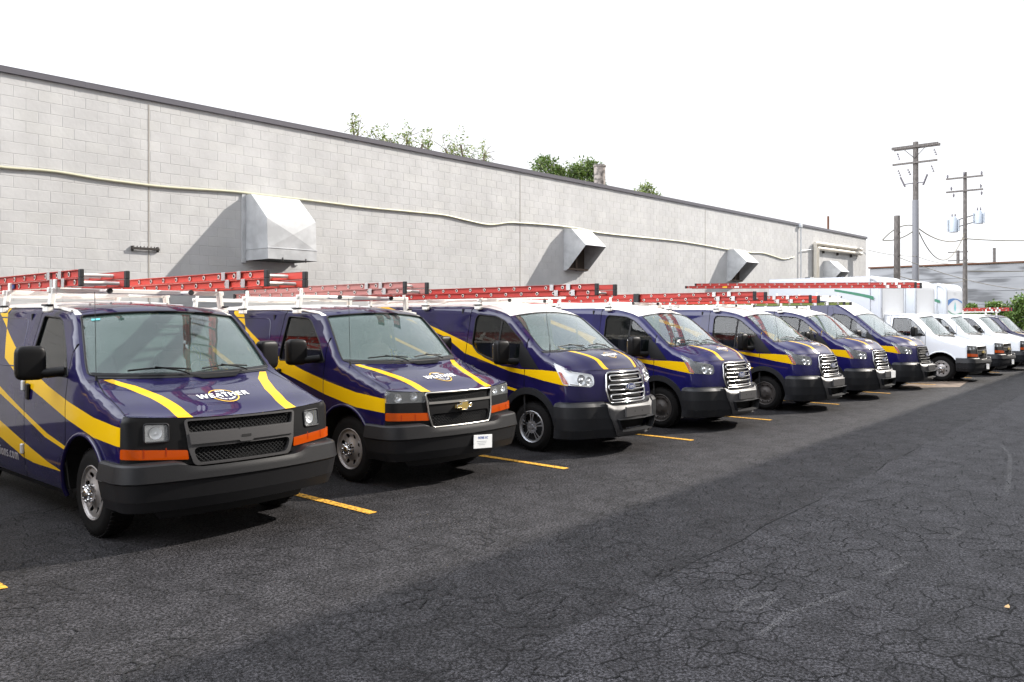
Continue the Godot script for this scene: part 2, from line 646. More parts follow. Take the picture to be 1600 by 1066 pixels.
# ------------------------------------------------------------------ wheels
func wheel(van: Node3D, x: float, z: float, r: float, style: String) -> void:
	var s := signf(x)
	var w := Node3D.new()
	w.position = Vector3(x, r, z)
	var cnt := 0
	for c in van.get_children():
		if String(c.name).begins_with("wheel"):
			cnt += 1
	w.name = "wheel" if cnt == 0 else "wheel_%03d" % cnt
	van.add_child(w, true)
	var ax := Vector3(s, 0, 0)
	var rr := 0.232 if style != "transit" and style != "alloy" else 0.222
	if cache.has("tyre%s%.2f%.3f" % [style, s, r]):
		put("tyre", cache["tyre%s%.2f%.3f" % [style, s, r]], M["rubber"], w)
	else:
		var t := MB.new()
		t.lathe([Vector2(rr - 0.01, 0.0), Vector2(rr + 0.012, 0.0), Vector2(r * 0.72 + 0.03, 0.012), Vector2(r - 0.055, 0.006), Vector2(r - 0.02, -0.012), Vector2(r - 0.004, -0.035), Vector2(r, -0.06), Vector2(r, -0.18), Vector2(r - 0.02, -0.225), Vector2(rr, -0.235)], Vector3.ZERO, ax, 48)
		# tread blocks on the shoulder and crown
		for i in 56:
			var th := TAU * i / 56.0
			var d := Vector3(0, cos(th), sin(th))
			var tn := Vector3(0, -sin(th), cos(th))
			var bs := Basis(ax, d, tn)
			t.box(d * (r - 0.003) + ax * -0.045, Vector3(0.055, 0.014, 0.024), 0.003, bs)
			t.box(d * (r + 0.001) + ax * -0.12, Vector3(0.06, 0.008, 0.026), 0.002, bs)
		cache["tyre%s%.2f%.3f" % [style, s, r]] = t.mesh()
		put("tyre", cache["tyre%s%.2f%.3f" % [style, s, r]], M["rubber"], w)
	# rim: outer lip, dished face with openings, barrel behind
	var key := "rim%s%.1f" % [style, s]
	if not cache.has(key):
		var m := MB.new()
		m.lathe([Vector2(rr - 0.03, -0.2), Vector2(rr - 0.022, -0.03), Vector2(rr - 0.012, -0.004), Vector2(rr, 0.006), Vector2(rr + 0.008, 0.002), Vector2(rr + 0.006, -0.012)], Vector3.ZERO, ax, 40)
		var dish := [[0.0, 0.012], [0.06, 0.012], [0.085, -0.004], [0.15, -0.03], [0.185, -0.012], [rr - 0.014, -0.018]]
		if style == "transit":
			dish = [[0.0, -0.02], [0.08, -0.02], [0.1, -0.005], [0.15, -0.012], [0.18, -0.03], [rr - 0.014, -0.03]]
		if style == "alloy":
			dish = [[0.0, -0.012], [0.05, -0.012], [0.1, -0.006], [rr - 0.014, -0.012]]
		var fn := func(q: Vector2) -> Vector3:
			return Vector3(s * MB.kc(dish, q.length()), q.y, q.x * -s)
		var holes := []
		if style == "alloy":
			for i in 5:
				for k in [-1, 0, 1]:
					var th: float = TAU * i / 5.0 + k * 0.42
					var d := Vector2(sin(th), cos(th))
					var e := Vector2(d.y, -d.x)
					if k == 0:
						holes.append(PackedVector2Array([d * 0.085 - e * 0.006, d * 0.085 + e * 0.006, d * 0.19 + e * 0.016, d * 0.19 - e * 0.016]))
					else:
						holes.append(round_poly(PackedVector2Array([d * 0.09 - e * 0.02, d * 0.09 + e * 0.02, d * 0.196 + e * 0.042, d * 0.196 - e * 0.042]), 0.02, 2))
		else:
			var cnt_h := 8 if style == "express" else 10
			for i in cnt_h:
				var th := TAU * (i + 0.5) / cnt_h
				var d := Vector2(sin(th), cos(th))
				holes.append(circle(d * (0.158 if style == "express" else 0.17), 0.026 if style == "express" else 0.015, 12))
		m.patch(fn, circle(Vector2.ZERO, rr - 0.012, 48), holes, Vector2(0.036, 0.036), ax)
		cache[key] = m.mesh()
		var k := MB.new()
		k.lathe([Vector2(0.001, -0.09), Vector2(rr - 0.03, -0.09), Vector2(rr - 0.02, -0.03)], Vector3.ZERO, ax, 24)
		cache[key + "back"] = k.mesh()
		var h := MB.new()
		if style == "express":
			h.lathe([Vector2(0.082, -0.005), Vector2(0.078, 0.03), Vector2(0.05, 0.036), Vector2(0.046, 0.062), Vector2(0.03, 0.072), Vector2(0.001, 0.074)], Vector3.ZERO, ax, 24)
			for i in 8:
				var th := TAU * i / 8.0
				var c := Vector3(0, cos(th), sin(th)) * 0.066
				h.lathe([Vector2(0.013, 0.03), Vector2(0.013, 0.056), Vector2(0.006, 0.062), Vector2(0.001, 0.062)], c, ax, 8)
		elif style == "transit":
			h.lathe([Vector2(0.066, -0.02), Vector2(0.066, 0.006), Vector2(0.05, 0.014), Vector2(0.001, 0.014)], Vector3.ZERO, ax, 20)
			for i in 5:
				var th := TAU * i / 5.0
				h.lathe([Vector2(0.012, -0.02), Vector2(0.012, 0.01), Vector2(0.001, 0.012)], Vector3(0, cos(th), sin(th)) * 0.085, ax, 8)
		else:
			h.lathe([Vector2(0.034, -0.012), Vector2(0.032, 0.002), Vector2(0.001, 0.004)], Vector3.ZERO, ax, 20)
			for i in 5:
				var th := TAU * (i + 0.5) / 5.0
				h.lathe([Vector2(0.011, -0.014), Vector2(0.011, 0.0), Vector2(0.001, 0.002)], Vector3(0, cos(th), sin(th)) * 0.058, ax, 8)
		cache[key + "hub"] = h.mesh()
	var rim_m: Material = M["steel"] if style == "express" else M["alloy"] if style == "alloy" else M["dark_steel"] if style == "rusty" else M["steel"]
	put("rim", cache[key], rim_m, w)
	put("brake_drum", cache[key + "back"], M["dark"], w)
	put("hub_cap", cache[key + "hub"], M["chrome"] if style == "express" else M["alloy"] if style == "alloy" else M["plastic"], w)

# ------------------------------------------------------------------ shared vehicle pieces
func bump_fn(b: Body, prof: Array, dip: Callable, y0 := 0.6) -> Callable:
	return func(q: Vector2) -> Vector3:
		var i := clampi(floori(q.y), 0, prof.size() - 2)
		var t := q.y - i
		var o: float = lerpf(prof[i][0], prof[i + 1][0], t)
		var y: float = lerpf(prof[i][1], prof[i + 1][1], t)
		var a := absf(q.x)
		var p := b.base(a)
		var d := (b.base(a + 0.04) - b.base(maxf(a - 0.04, 0.0))).normalized()
		var nn := Vector2(-d.y, d.x)
		var dd: Vector2 = dip.call(a, q.y)
		p += nn * (o + dd.x)
		return Vector3(p.x * (1.0 if q.x >= 0 else -1.0), y + dd.y, p.y)

func mesh_wires(fn: Callable, region: PackedVector2Array, pitch: float, r: float) -> MB:
	var m := MB.new()
	var lo := region[0]
	var hi := region[0]
	for p in region:
		lo = lo.min(p); hi = hi.max(p)
	var h := hi.y - lo.y
	for s in [-1.0, 1.0]:
		var x := lo.x - h
		while x < hi.x + h:
			var line := PackedVector2Array([Vector2(x, lo.y if s > 0 else hi.y), Vector2(x + h * 1.15, hi.y if s > 0 else lo.y)])
			for seg in Geometry2D.intersect_polyline_with_polygon(line, region):
				if seg.size() > 1:
					var pts := MB.dense(seg, 0.06, false)
					var p3 := []
					for p in pts:
						p3.append(fn.call(p))
					m.tube(p3, r, 4)
			x += pitch
	return m

func clip_all(base_: PackedVector2Array, subs: Array) -> Array[PackedVector2Array]:
	var out: Array[PackedVector2Array] = [base_]
	for h in subs:
		var nxt: Array[PackedVector2Array] = []
		for p in out:
			nxt.append_array(Geometry2D.clip_polygons(p, h))
		out = nxt
	return out

func emblem(parent: Node3D, fn: Callable, c: Vector2, su: float, sv: float) -> void:
	# round company mark with the word across it; c in the sheet's own coordinates, su, sv metres to those
	su *= 0.72
	sv *= 0.74
	var up := lift(fn, 0.003)
	var up2 := lift(fn, 0.006)
	var place := func(p: Vector2) -> Vector2: return c + Vector2(p.x * su, p.y * sv)
	var ring := MB.new()
	var o := PackedVector2Array()
	var i_ := PackedVector2Array()
	var o2 := PackedVector2Array()

	for k in 40:
		var d := Vector2(cos(TAU * k / 40.0), sin(TAU * k / 40.0))
		o.append(place.call(d * Vector2(0.185, 0.185)))
		o2.append(place.call(d * Vector2(0.168, 0.168)))
		i_.append(place.call(d * Vector2(0.158, 0.158)))
	ring.patch(up, o, [o2], Vector2(0.1, 0.1))
	var gold := put("emblem_ring", ring, M["gold"], parent)
	var word := MB.new()
	var bendit := func(mesh: Mesh, f: Callable) -> void:
		word.bend(mesh, func(p: Vector2) -> Array:
			var q: Vector2 = place.call(f.call(p))
			return [up2.call(q), MB.normal(fn, q, Vector3.UP)])
	bendit.call(text("WEATHER", 0.17, true), func(p: Vector2) -> Vector2: return Vector2(p.x * 0.9 + p.y * 0.12, p.y * 0.95 + p.x * 0.05 + 0.005))
	for part in [["ALLEN", 0.13, 1.0, 0.052, 0.19], ["COMFORT SOLUTIONS", 0.125, -1.0, 0.036, 0.118]]:
		var s: String = part[0]
		for k in s.length():
			if s[k] == " ":
				continue
			var th: float = (k - (s.length() - 1) * 0.5) * part[4] * (1.0 if part[2] > 0 else -1.0)
			var mid: float = PI / 2 if part[2] > 0 else -PI / 2
			bendit.call(text(s[k], part[3], true), func(p: Vector2) -> Vector2:
				var ang: float = mid - th
				var rad := Vector2(cos(ang), sin(ang))
				var tan_ := Vector2(sin(ang), -cos(ang)) * (1.0 if part[2] > 0 else -1.0)
				return rad * (part[1] + p.y * part[2]) + tan_ * p.x)
	put("emblem_lettering", word, M["lettering"], parent)

func wipers(van: Node3D, ws: Callable) -> void:
	var up := lift(ws, 0.03)
	for k in [[-0.62, -0.05, 0.12], [0.12, 0.62, 0.12]]:
		var m := MB.new()
		var arm := []
		for i in 9:
			var t := i / 8.0
			arm.append(up.call(Vector2(lerpf(k[1], lerpf(k[0], k[1], 0.45), t), lerpf(-0.02, k[2], sqrt(t)))) + Vector3(0, 0.006, 0))
		m.tube(arm, 0.008, 6)
		var bl := []
		for i in 9:
			var t := i / 8.0
			bl.append(up.call(Vector2(lerpf(k[0], k[1] + 0.04, t), k[2] - 0.02 + 0.03 * sin(PI * t))) - Vector3(0, 0.012, 0))
		m.tube(bl, 0.009, 6)
		put("wiper", m, M["plastic_black"], van)

func interior(van: Node3D, z_seat: float, y_seat: float, z_dash: float, y_dash: float, w: float) -> void:
	for s in [-1.0, 1.0]:
		var m := MB.new()
		m.blob(Vector3(s * 0.46, y_seat, z_seat + 0.22), Vector3(0.25, 0.11, 0.28), 0.4)
		m.blob(Vector3(s * 0.46, y_seat + 0.36, z_seat - 0.08), Vector3(0.25, 0.36, 0.09), 0.45, Basis(Vector3.RIGHT, -0.18))
		m.blob(Vector3(s * 0.46, y_seat + 0.78, z_seat - 0.17), Vector3(0.13, 0.1, 0.055), 0.5)
		put("seat", m, M["seat_cloth"], van)
	var d := MB.new()
	d.box(Vector3(0, y_dash - 0.1, z_dash), Vector3(w * 1.72, 0.22, 0.42), 0.06)
	put("dashboard", d, M["dash"], van)
	var sw := MB.new()
	var ring := []
	var bs := Basis(Vector3.RIGHT, 0.9)
	for i in 24:
		ring.append(Vector3(0.46, y_dash + 0.02, z_dash - 0.3) + bs * Vector3(cos(TAU * i / 24) * 0.19, 0, sin(TAU * i / 24) * 0.19))
	sw.tube(ring, 0.015, 6, true)
	sw.tube([Vector3(0.46, y_dash - 0.02, z_dash - 0.28), Vector3(0.46, y_dash - 0.12, z_dash - 0.1)], 0.03, 6)
	sw.tube([ring[0], ring[12]], 0.014, 6)
	put("steering_wheel", sw, M["plastic_black"], van)

func mirror(van: Node3D, c: Vector3, r: Vector3, foot: Vector3, turn := 0.0) -> void:
	var o := MB.new()
	o.blob(c, r, 0.42, Basis(Vector3.UP, turn), 20, 12)
	o.tube([c + Vector3(0, -r.y * 0.55, 0), (c + foot) * 0.5 + Vector3(0, -r.y * 0.35, 0), foot], 0.045, 8)
	var h := put("side_mirror", o, M["plastic_black"], van)
	var g := MB.new()
	g.blob(c + Vector3(0, 0, -r.z), Vector3(r.x * 0.85, r.y * 0.85, 0.012), 0.4)
	put("mirror_glass", g, M["chrome"], h)

# ------------------------------------------------------------------ flanks, shared by both kinds of van
# sections: [name, z front, z rear]; windows: {name: [[z, y] ...]}; stripes: [[z, y] ...] each
func flank(van: Node3D, b: Body, s: float, sections: Array, windows: Dictionary, arches: Array, stripes: Array, sill: float, z0: float, z1: float, paint: Material, glass: Material, skip := []) -> Dictionary:
	var fs := b.fs
	var out := {}
	var f := PackedVector2Array([Vector2(s * b.az(z0), sill)])
	f.append_array(b.edge(z0, z1, s, 220))
	f.append(Vector2(s * b.az(z1), sill))
	var cuts := []
	for a in arches:
		cuts.append(circle(Vector2(s * b.az(a[0]), a[1]), a[2], 40))
	for sec in sections:
		var slab := PackedVector2Array([Vector2(s * b.az(sec[1]), -1), Vector2(s * b.az(sec[2]), -1), Vector2(s * b.az(sec[2]), 5), Vector2(s * b.az(sec[1]), 5)])
		var regions := Geometry2D.intersect_polygons(f, slab)
		var holes := cuts.duplicate()
		var win := PackedVector2Array()
		if windows.has(sec[0]):
			win = round_poly(b.zy(s, windows[sec[0]]), 0.05)
			holes.append(win)
		for k in skip:
			holes.append(k)
		var yel: Array[PackedVector2Array] = []
		var m := MB.new()
		for r in regions:
			for st in stripes:
				var sp := b.zy(s, st)
				for q in Geometry2D.intersect_polygons(r, sp):
					for c in clip_all(q, holes):
						yel.append(c)
			var all := holes.duplicate()
			for st in stripes:
				all.append(b.zy(s, st))
			m.patch(fs, r, all, Vector2(0.09, 0.07))
		var panel := put(sec[0], m, paint, van)
		out[sec[0]] = panel
		for q in yel:
			if q.size() > 2 and not Geometry2D.is_polygon_clockwise(q):
				var y := MB.new()
				y.patch(fs, q, [], Vector2(0.09, 0.07))
				put("stripe", y, M["yellow"], panel)
		if win.size() > 0:
			var g := MB.new()
			g.patch(b.off(-0.018), win, [], Vector2(0.15, 0.12))
			put("window", g, glass, panel)
			var se := MB.new()
			se.lip(fs, win, 0.02)
			se.bead(b.off(-0.006), win, 0.011)
			put("window_seal", se, M["plastic_black"], panel)
	# dark backing behind the shut lines
	for i in range(1, sections.size()):
		var gap := MB.new()
		var z: float = sections[i][1] + 0.004
		var yt := MB.kc(b.top, -z) - 0.17
		gap.ribbon(fs, b.zy(s, [[z, sill], [z, yt]]), 0.03, -0.012)
		put("door_gap", gap, M["seam"], van)
	# wheel housings
	for a in arches:
		var h := MB.new()
		var rim_in := []
		for k in 25:
			var th := -0.1 + (PI + 0.2) * k / 24.0
			rim_in.append(Vector3(0, a[1] + sin(th) * (a[2] + 0.004), a[0] + cos(th) * (a[2] + 0.004)))
		var xo := Vector3(s * (b.w - 0.012), 0, 0)
		var xi := Vector3(s * (b.w - 0.4), 0, 0)
		for k in 24:
			h.flat([rim_in[k] + xo, rim_in[k + 1] + xo, rim_in[k + 1] + xi, rim_in[k] + xi], Vector3(0, a[1], a[0]) - rim_in[k])
			h.flat([rim_in[k] + xi, rim_in[k + 1] + xi, Vector3(xi.x, a[1] - 0.04, a[0])], Vector3(s, 0, 0))
		put("wheel_housing", h, M["void_black"], van)
	return out

func underbody(van: Node3D, w: float, z0: float, z1: float, wheels_z: Array) -> void:
	var m := MB.new()
	m.box(Vector3(0, 0.38, (z0 + z1) * 0.5), Vector3(w * 1.5, 0.1, z0 - z1), 0.02)
	for z in wheels_z:
		m.tube([Vector3(-w + 0.25, 0.36, z), Vector3(w - 0.25, 0.36, z)], 0.06, 8)
	m.box(Vector3(0, 0.55, wheels_z[0]), Vector3(w * 1.1, 0.4, 0.9), 0.05)
	put("underbody", m, M["void_black"], van)

# ------------------------------------------------------------------ square-nosed van (and the box truck cab)
const EXP_STRIPES := [
	[[-0.1, 0.995], [-0.73, 1.06], [-1.3, 1.16], [-1.81, 1.27], [-2.34, 1.41], [-2.71, 1.53], [-3.14, 1.71], [-3.7, 1.96], [-4.1, 2.2], [-3.6, 2.2], [-3.14, 1.49], [-2.71, 1.34], [-2.34, 1.24], [-1.93, 1.15], [-1.32, 1.0], [-0.73, 0.89], [-0.1, 0.845]],
	[[-1.32, 0.745], [-1.81, 0.83], [-2.51, 1.01], [-3.14, 1.19], [-4.2, 1.55], [-4.2, 1.49], [-3.14, 1.12], [-2.57, 0.98], [-1.87, 0.79], [-1.35, 0.715]],
	[[-1.42, 0.51], [-1.81, 0.565], [-2.44, 0.69], [-3.14, 0.84], [-5.2, 1.4], [-5.2, 1.2], [-3.14, 0.67], [-2.64, 0.575], [-2.47, 0.535], [-2.18, 0.51]]]

func express(van: Node3D, old: bool, cab: bool, paint: Material, rack: bool) -> void:
	var b := Body.new()
	b.w = 0.995; b.bow = 0.11; b.rc = 0.16; b.rcz = 0.13
	b.tumble = [[0.25, 0.07], [0.4, 0.02], [0.65, 0.0], [1.1, 0.0], [1.38, 0.025], [1.9, 0.15], [2.08, 0.2]]
	b.rake = [[0.25, 0.0], [0.7, 0.0], [1.1, 0.035]]
	b.top = [[0.0, 1.1], [0.2, 1.105], [0.5, 1.19], [0.8, 1.28], [1.08, 1.385], [1.38, 1.685], [1.64, 1.925], [1.8, 1.975], [2.1, 2.0], [2.7, 2.015], [5.6, 2.02]]
	b.sho = [[0.15, 0.05], [0.35, 0.08], [0.6, 0.075], [1.1, 0.05], [5.6, 0.06]]
	b.ready()
	var fs := b.fs
	var livery: bool = paint == M["navy"] or paint == M["blue"]
	var zr := -2.75 if cab else -5.55
	var sections := [["front_fender", -0.2, -1.357], ["front_door", -1.369, -2.418]]
	sections.append(["cab_rear_corner", -2.43, zr] if cab else ["cargo_side", -2.43, zr])
	var wheels_z := [-0.93, -4.36]
	var arches := [[-0.93, 0.4, 0.49]] if cab else [[-0.93, 0.4, 0.49], [-4.36, 0.4, 0.47]]
	for s in [-1.0, 1.0]:
		var pan := flank(van, b, s, sections, {"front_door": [[-1.36, 1.375], [-1.54, 1.62], [-1.81, 1.87], [-1.9, 1.905], [-2.34, 1.93], [-2.36, 1.375]]}, arches, EXP_STRIPES if livery else [], 0.34, -0.2, zr, paint, M["side_glass"])
		# arch lip
		var lip := MB.new()
		var arc := []
		for i in 21:
			var t := -0.2 + (PI - 0.36) * i / 20.0
			arc.append(b.off(0.012).call(Vector2(s * b.az(-0.93 - cos(t) * 0.5), 0.4 + sin(t) * 0.5)))
		lip.tube(arc, 0.02, 8)
		put("arch_lip", lip, paint, van)
		var hd := MB.new()
		hd.box(b.off(0.012).call(Vector2(s * b.az(-2.3), 1.19)), Vector3(0.03, 0.16, 0.07), 0.012)
		put("door_handle", hd, M["plastic_black"], pan["front_door"])
		var hg := MB.new()
		for y in [0.62, 1.24]:
			hg.box(b.off(0.01).call(Vector2(s * b.az(-2.45), y)), Vector3(0.03, 0.1, 0.05), 0.008)
		put("door_hinge", hg, M["box_trim"] if livery else paint, van)
		var rk := MB.new()
		rk.patch(b.off(-0.03), b.zy(s, [[-1.4, 0.26], [-1.4, 0.37], [zr, 0.37], [zr, 0.26]]), [], Vector2(0.4, 0.1))
		put("rocker_panel", rk, M["plastic_black"], van)
		mirror(van, Vector3(s * 1.2, 1.5, -1.62), Vector3(0.125, 0.155, 0.07), Vector3(s * 0.95, 1.42, -1.5), s * 0.15)
		if not cab and livery:
			var web := MB.new()
			web.bend(text("olutions.com", 0.13, true), func(p: Vector2) -> Array:
				var q := Vector2(s * b.az(-3.0 + (p.x + 0.0) * -s), 0.535 + p.y)
				return [b.off(0.004).call(q), MB.normal(fs, q)])
			put("web_address", web, M["dull_print"], pan["cargo_side"])
			# raised panel frames on the cargo flank
			for k in [[-2.62, -3.9], [-4.05, -5.4]]:
				var fr := MB.new()
				fr.bead(b.off(-0.004), round_poly(b.zy(s, [[k[0], 1.42], [k[0] - 0.12, 1.9], [k[1], 1.92], [k[1], 1.42]]), 0.1), 0.009)
				put("pressed_frame", fr, paint, pan["cargo_side"])
		var wh := "express"
		wheel(van, s * (b.w - 0.065), -0.93, 0.385, wh)
		wheel(van, s * (b.w - 0.065), -4.36, 0.385, wh)
	# hood
	var ah := b.az(-0.2)
	var c0 := func(t: float) -> Vector3: return fs.call(Vector2(t * ah, 1.062 + 0.043 * t * t))
	var pc: Vector3 = fs.call(Vector2(b.az(-1.08), MB.kc(b.top, 1.08)))
	var c1 := func(t: float) -> Vector3: return Vector3(t * pc.x, pc.y - 0.03 * (1 - t * t), pc.z + 0.14 * (1 - t * t))
	var eh := func(f: float, s: float) -> Vector3:
		var z := lerpf(-0.2, -1.08, f)
		return fs.call(Vector2(s * b.az(z), MB.kc(b.top, -z)))
	var hood := coons(c0, c1, eh, 0.03)
	var whole := poly([[-1, 0], [1, 0], [1, 1], [-1, 1]])
	var hs := []
	if livery:
		for s in [-1.0, 1.0]:
			hs.append(poly([[s * 0.44, 0.0], [s * 0.565, 0.0], [s * 0.575, 0.2], [s * 0.63, 0.45], [s * 0.74, 0.75], [s * 0.86, 0.95], [s * 0.78, 0.965], [s * 0.64, 0.8], [s * 0.52, 0.5], [s * 0.46, 0.22]]))
	var panel := poly([[-0.965, 0.0], [0.965, 0.0], [0.955, 0.6], [0.9, 0.97], [-0.9, 0.97], [-0.955, 0.6]])
	var hm := MB.new()
	hm.patch(hood, panel, hs, Vector2(0.1, 0.08))
	var hood_o := put("hood", hm, paint, van)
	for st in hs:
		var y := MB.new()
		y.patch(hood, st, [], Vector2(0.1, 0.08))
		put("stripe", y, M["yellow"], hood_o)
	for s in [-1.0, 1.0]:
		var em := MB.new()
		em.patch(hood, poly([[s * 1.0, 0.0], [s * 0.975, 0.0], [s * 0.965, 0.6], [s * 0.91, 1.0], [s * 1.0, 1.0]]), [], Vector2(0.1, 0.08))
		put("fender_top", em, paint, van)
		var sg := MB.new()
		sg.ribbon(hood, poly([[s * 0.97, 0.0], [s * 0.96, 0.6], [s * 0.905, 0.985]]), 0.03, -0.006)
		put("hood_gap", sg, M["seam"], van)
	if livery:
		emblem(hood_o, hood, Vector2(0.02, 0.42), 1.0 / 0.97, 1.0 / 0.9)
	# cowl
	var cw := MB.new()
	cw.patch(lift(hood, 0.004), poly([[-0.9, 0.975], [0.9, 0.975], [0.95, 1.06], [-0.95, 1.06]]), [], Vector2(0.1, 0.05))
	var cowl := put("cowl", cw, M["plastic"], van)
	var grid := MB.new()
	grid.patch(lift(hood, 0.012), poly([[0.05, 0.9], [0.42, 0.9], [0.55, 1.0], [-0.02, 1.0]]), [], Vector2(0.1, 0.05))
	put("cowl_vent", grid, M["void_black"], cowl)
	var gw := mesh_wires(lift(hood, 0.018), poly([[0.05, 0.9], [0.42, 0.9], [0.55, 1.0], [-0.02, 1.0]]), 0.028, 0.0025)
	tag(put("vent_mesh", gw, M["plastic"], cowl), "", "", "", "stuff")
	# windscreen
	var pr: Vector3 = fs.call(Vector2(b.az(-1.66), MB.kc(b.top, 1.66)))
	var c2 := func(t: float) -> Vector3: return Vector3(t * pr.x, pr.y + 0.05 * (1 - t * t), pr.z + 0.13 * (1 - t * t))
	var ew := func(f: float, s: float) -> Vector3:
		var z := lerpf(-1.08, -1.66, f)
		return fs.call(Vector2(s * b.az(z), MB.kc(b.top, -z)))
	var ws := coons(c1, c2, ew, 0.02)
	var hole := round_poly(poly([[-0.96, 0.03], [0.96, 0.03], [0.955, 0.96], [-0.955, 0.96]]), 0.06)
	var pil := MB.new()
	pil.patch(ws, whole, [hole], Vector2(0.12, 0.1))
	put("windscreen_frame", pil, paint, van)
	var gl := MB.new()
	for k in 4:
		gl.patch(lift(ws, -0.012 - 0.003 * k), hole, [], Vector2(0.12, 0.1))
	var glo := put("windscreen", gl, M["glass"], van)
	var sl := MB.new()
	sl.bead(ws, hole, 0.011, true, 0.08, 6, -0.004)
	put("windscreen_seal", sl, M["plastic_black"], glo)
	var rv := MB.new()
	rv.box(ws.call(Vector2(0.02, 0.8)) + Vector3(0, -0.08, -0.1), Vector3(0.24, 0.07, 0.03), 0.012)
	put("inside_mirror", rv, M["plastic_black"], van)
	if not old and livery:
		for k in [[0.02, 0.86], [0.22, 0.86]]:
			var tg := MB.new()
			tg.patch(lift(ws, -0.010), poly([[k[0], k[1] + 0.09], [k[0] + 0.1, k[1] + 0.09], [k[0] + 0.12, k[1] - 0.03], [k[0] + 0.04, k[1] - 0.05], [k[0] + 0.03, k[1] + 0.02]]), [], Vector2(0.1, 0.1))
			put("toll_tag", tg, M["cap_black"], glo)
	if old and livery:
		var stk := MB.new()
		stk.patch(lift(ws, -0.009), poly([[-0.86, 0.84], [-0.77, 0.84], [-0.77, 0.875], [-0.86, 0.875]]), [], Vector2(0.1, 0.1))
		put("inspection_sticker", stk, M["teal_mark"], glo)
	wipers(van, ws)
	# roof: painted front edge, white behind
	var pe: Vector3 = fs.call(Vector2(b.az(zr), MB.kc(b.top, -zr)))
	var c3 := func(t: float) -> Vector3: return Vector3(t * pe.x, pe.y + 0.04 * (1 - t * t), pe.z)
	var er := func(f: float, s: float) -> Vector3:
		var z := lerpf(-1.66, zr, f)
		return fs.call(Vector2(s * b.az(z), MB.kc(b.top, -z)))
	var roof := coons(c2, c3, er, 0.02)
	var fr_ := 0.32
	var front := poly([[-0.93, 0.0], [0.93, 0.0], [0.9, fr_ * 0.6], [0.7, fr_], [-0.7, fr_], [-0.9, fr_ * 0.6]])
	var rm := MB.new()
	rm.patch(roof, whole, [front], Vector2(0.12, 0.04))
	var roof_o := put("roof", rm, M["white_roof"] if livery else paint, van)
	var rf := MB.new()
	rf.patch(roof, front, [], Vector2(0.12, 0.02))
	put("roof_front", rf, paint, roof_o)
	if not cab:
		for i in 6:
			var rb := MB.new()
			rb.bead(lift(roof, 0.002), poly([[-0.62 + 0.25 * i, 0.14], [-0.62 + 0.25 * i, 0.98]]), 0.012, false, 0.1)
			put("roof_rib", rb, M["white_roof"], roof_o)
	for s in [-1.0, 1.0]:
		var gt := MB.new()
		gt.bead(b.off(0.008), b.edge(-1.75, zr + 0.05, s, 12), 0.014, false, 0.2)
		put("roof_gutter", gt, M["white_roof"] if livery else paint, roof_o)
	# back
	var bk := MB.new()
	var ring := [Vector3(-b.w + 0.02, 0.35, zr), Vector3(b.w - 0.02, 0.35, zr), Vector3(b.w - 0.02, 1.3, zr), Vector3(pe.x, pe.y, zr), Vector3(0, pe.y + 0.06, zr), Vector3(-pe.x, pe.y, zr), Vector3(-b.w + 0.02, 1.3, zr)]
	bk.flat(ring, Vector3(0, 0, -1))
	put("rear_panel", bk, paint, van)
	var bh := MB.new()
	bh.box(Vector3(0, 1.15, -2.66), Vector3(1.7, 1.6, 0.03))
	put("bulkhead", bh, M["dark"], van)
	underbody(van, b.w, -0.2, zr, wheels_z)
	interior(van, -2.1, 0.85, -1.25, 1.3, b.w)
	# nose: bezel with the lamp openings and the grille opening
	var af := b.az(-0.21)
	var nose := PackedVector2Array()
	for i in 25:
		var t := -1.0 + i / 12.0
		nose.append(Vector2(t * af, 1.058 + 0.043 * t * t))
	nose.append_array([Vector2(af, 0.68), Vector2(-af, 0.68)])
	var gr_u := round_poly(b.xy([[-0.51, 1.04], [0.51, 1.04], [0.49, 0.945], [-0.49, 0.945]]), 0.02)
	var gr_l := round_poly(b.xy([[-0.47, 0.818], [0.47, 0.818], [0.42, 0.685], [-0.42, 0.685]]), 0.06)
	var lamps := []
	var turns := []
	for s in [-1.0, 1.0]:
		if old:
			lamps.append(round_poly(b.xy([[s * 0.84, 1.038], [s * 0.655, 1.03], [s * 0.655, 0.885], [s * 0.84, 0.885]]), 0.025))
		else:
			lamps.append(round_poly(PackedVector2Array([Vector2(s * af, 1.092), Vector2(s * b.ax(0.54), 1.068), Vector2(s * b.ax(0.485), 0.955), Vector2(s * af, 0.965)]), 0.02))
		turns.append(round_poly(PackedVector2Array([Vector2(s * b.az(-0.2), 0.845 if old else 0.862), Vector2(s * b.ax(0.51), 0.802 if old else 0.835), Vector2(s * b.ax(0.5), 0.725 if old else 0.75), Vector2(s * b.az(-0.2), 0.765 if old else 0.775)]), 0.012))
	var holes: Array = lamps + [gr_u, gr_l]
	var nm := MB.new()
	nm.patch(b.off(0.004), nose, holes, Vector2(0.08, 0.06))
	for l in lamps:
		nm.lip(b.off(0.004), l, 0.05)
	var nose_o := put("nose_panel", nm, M["plastic_black"] if livery else M["plastic"], van)
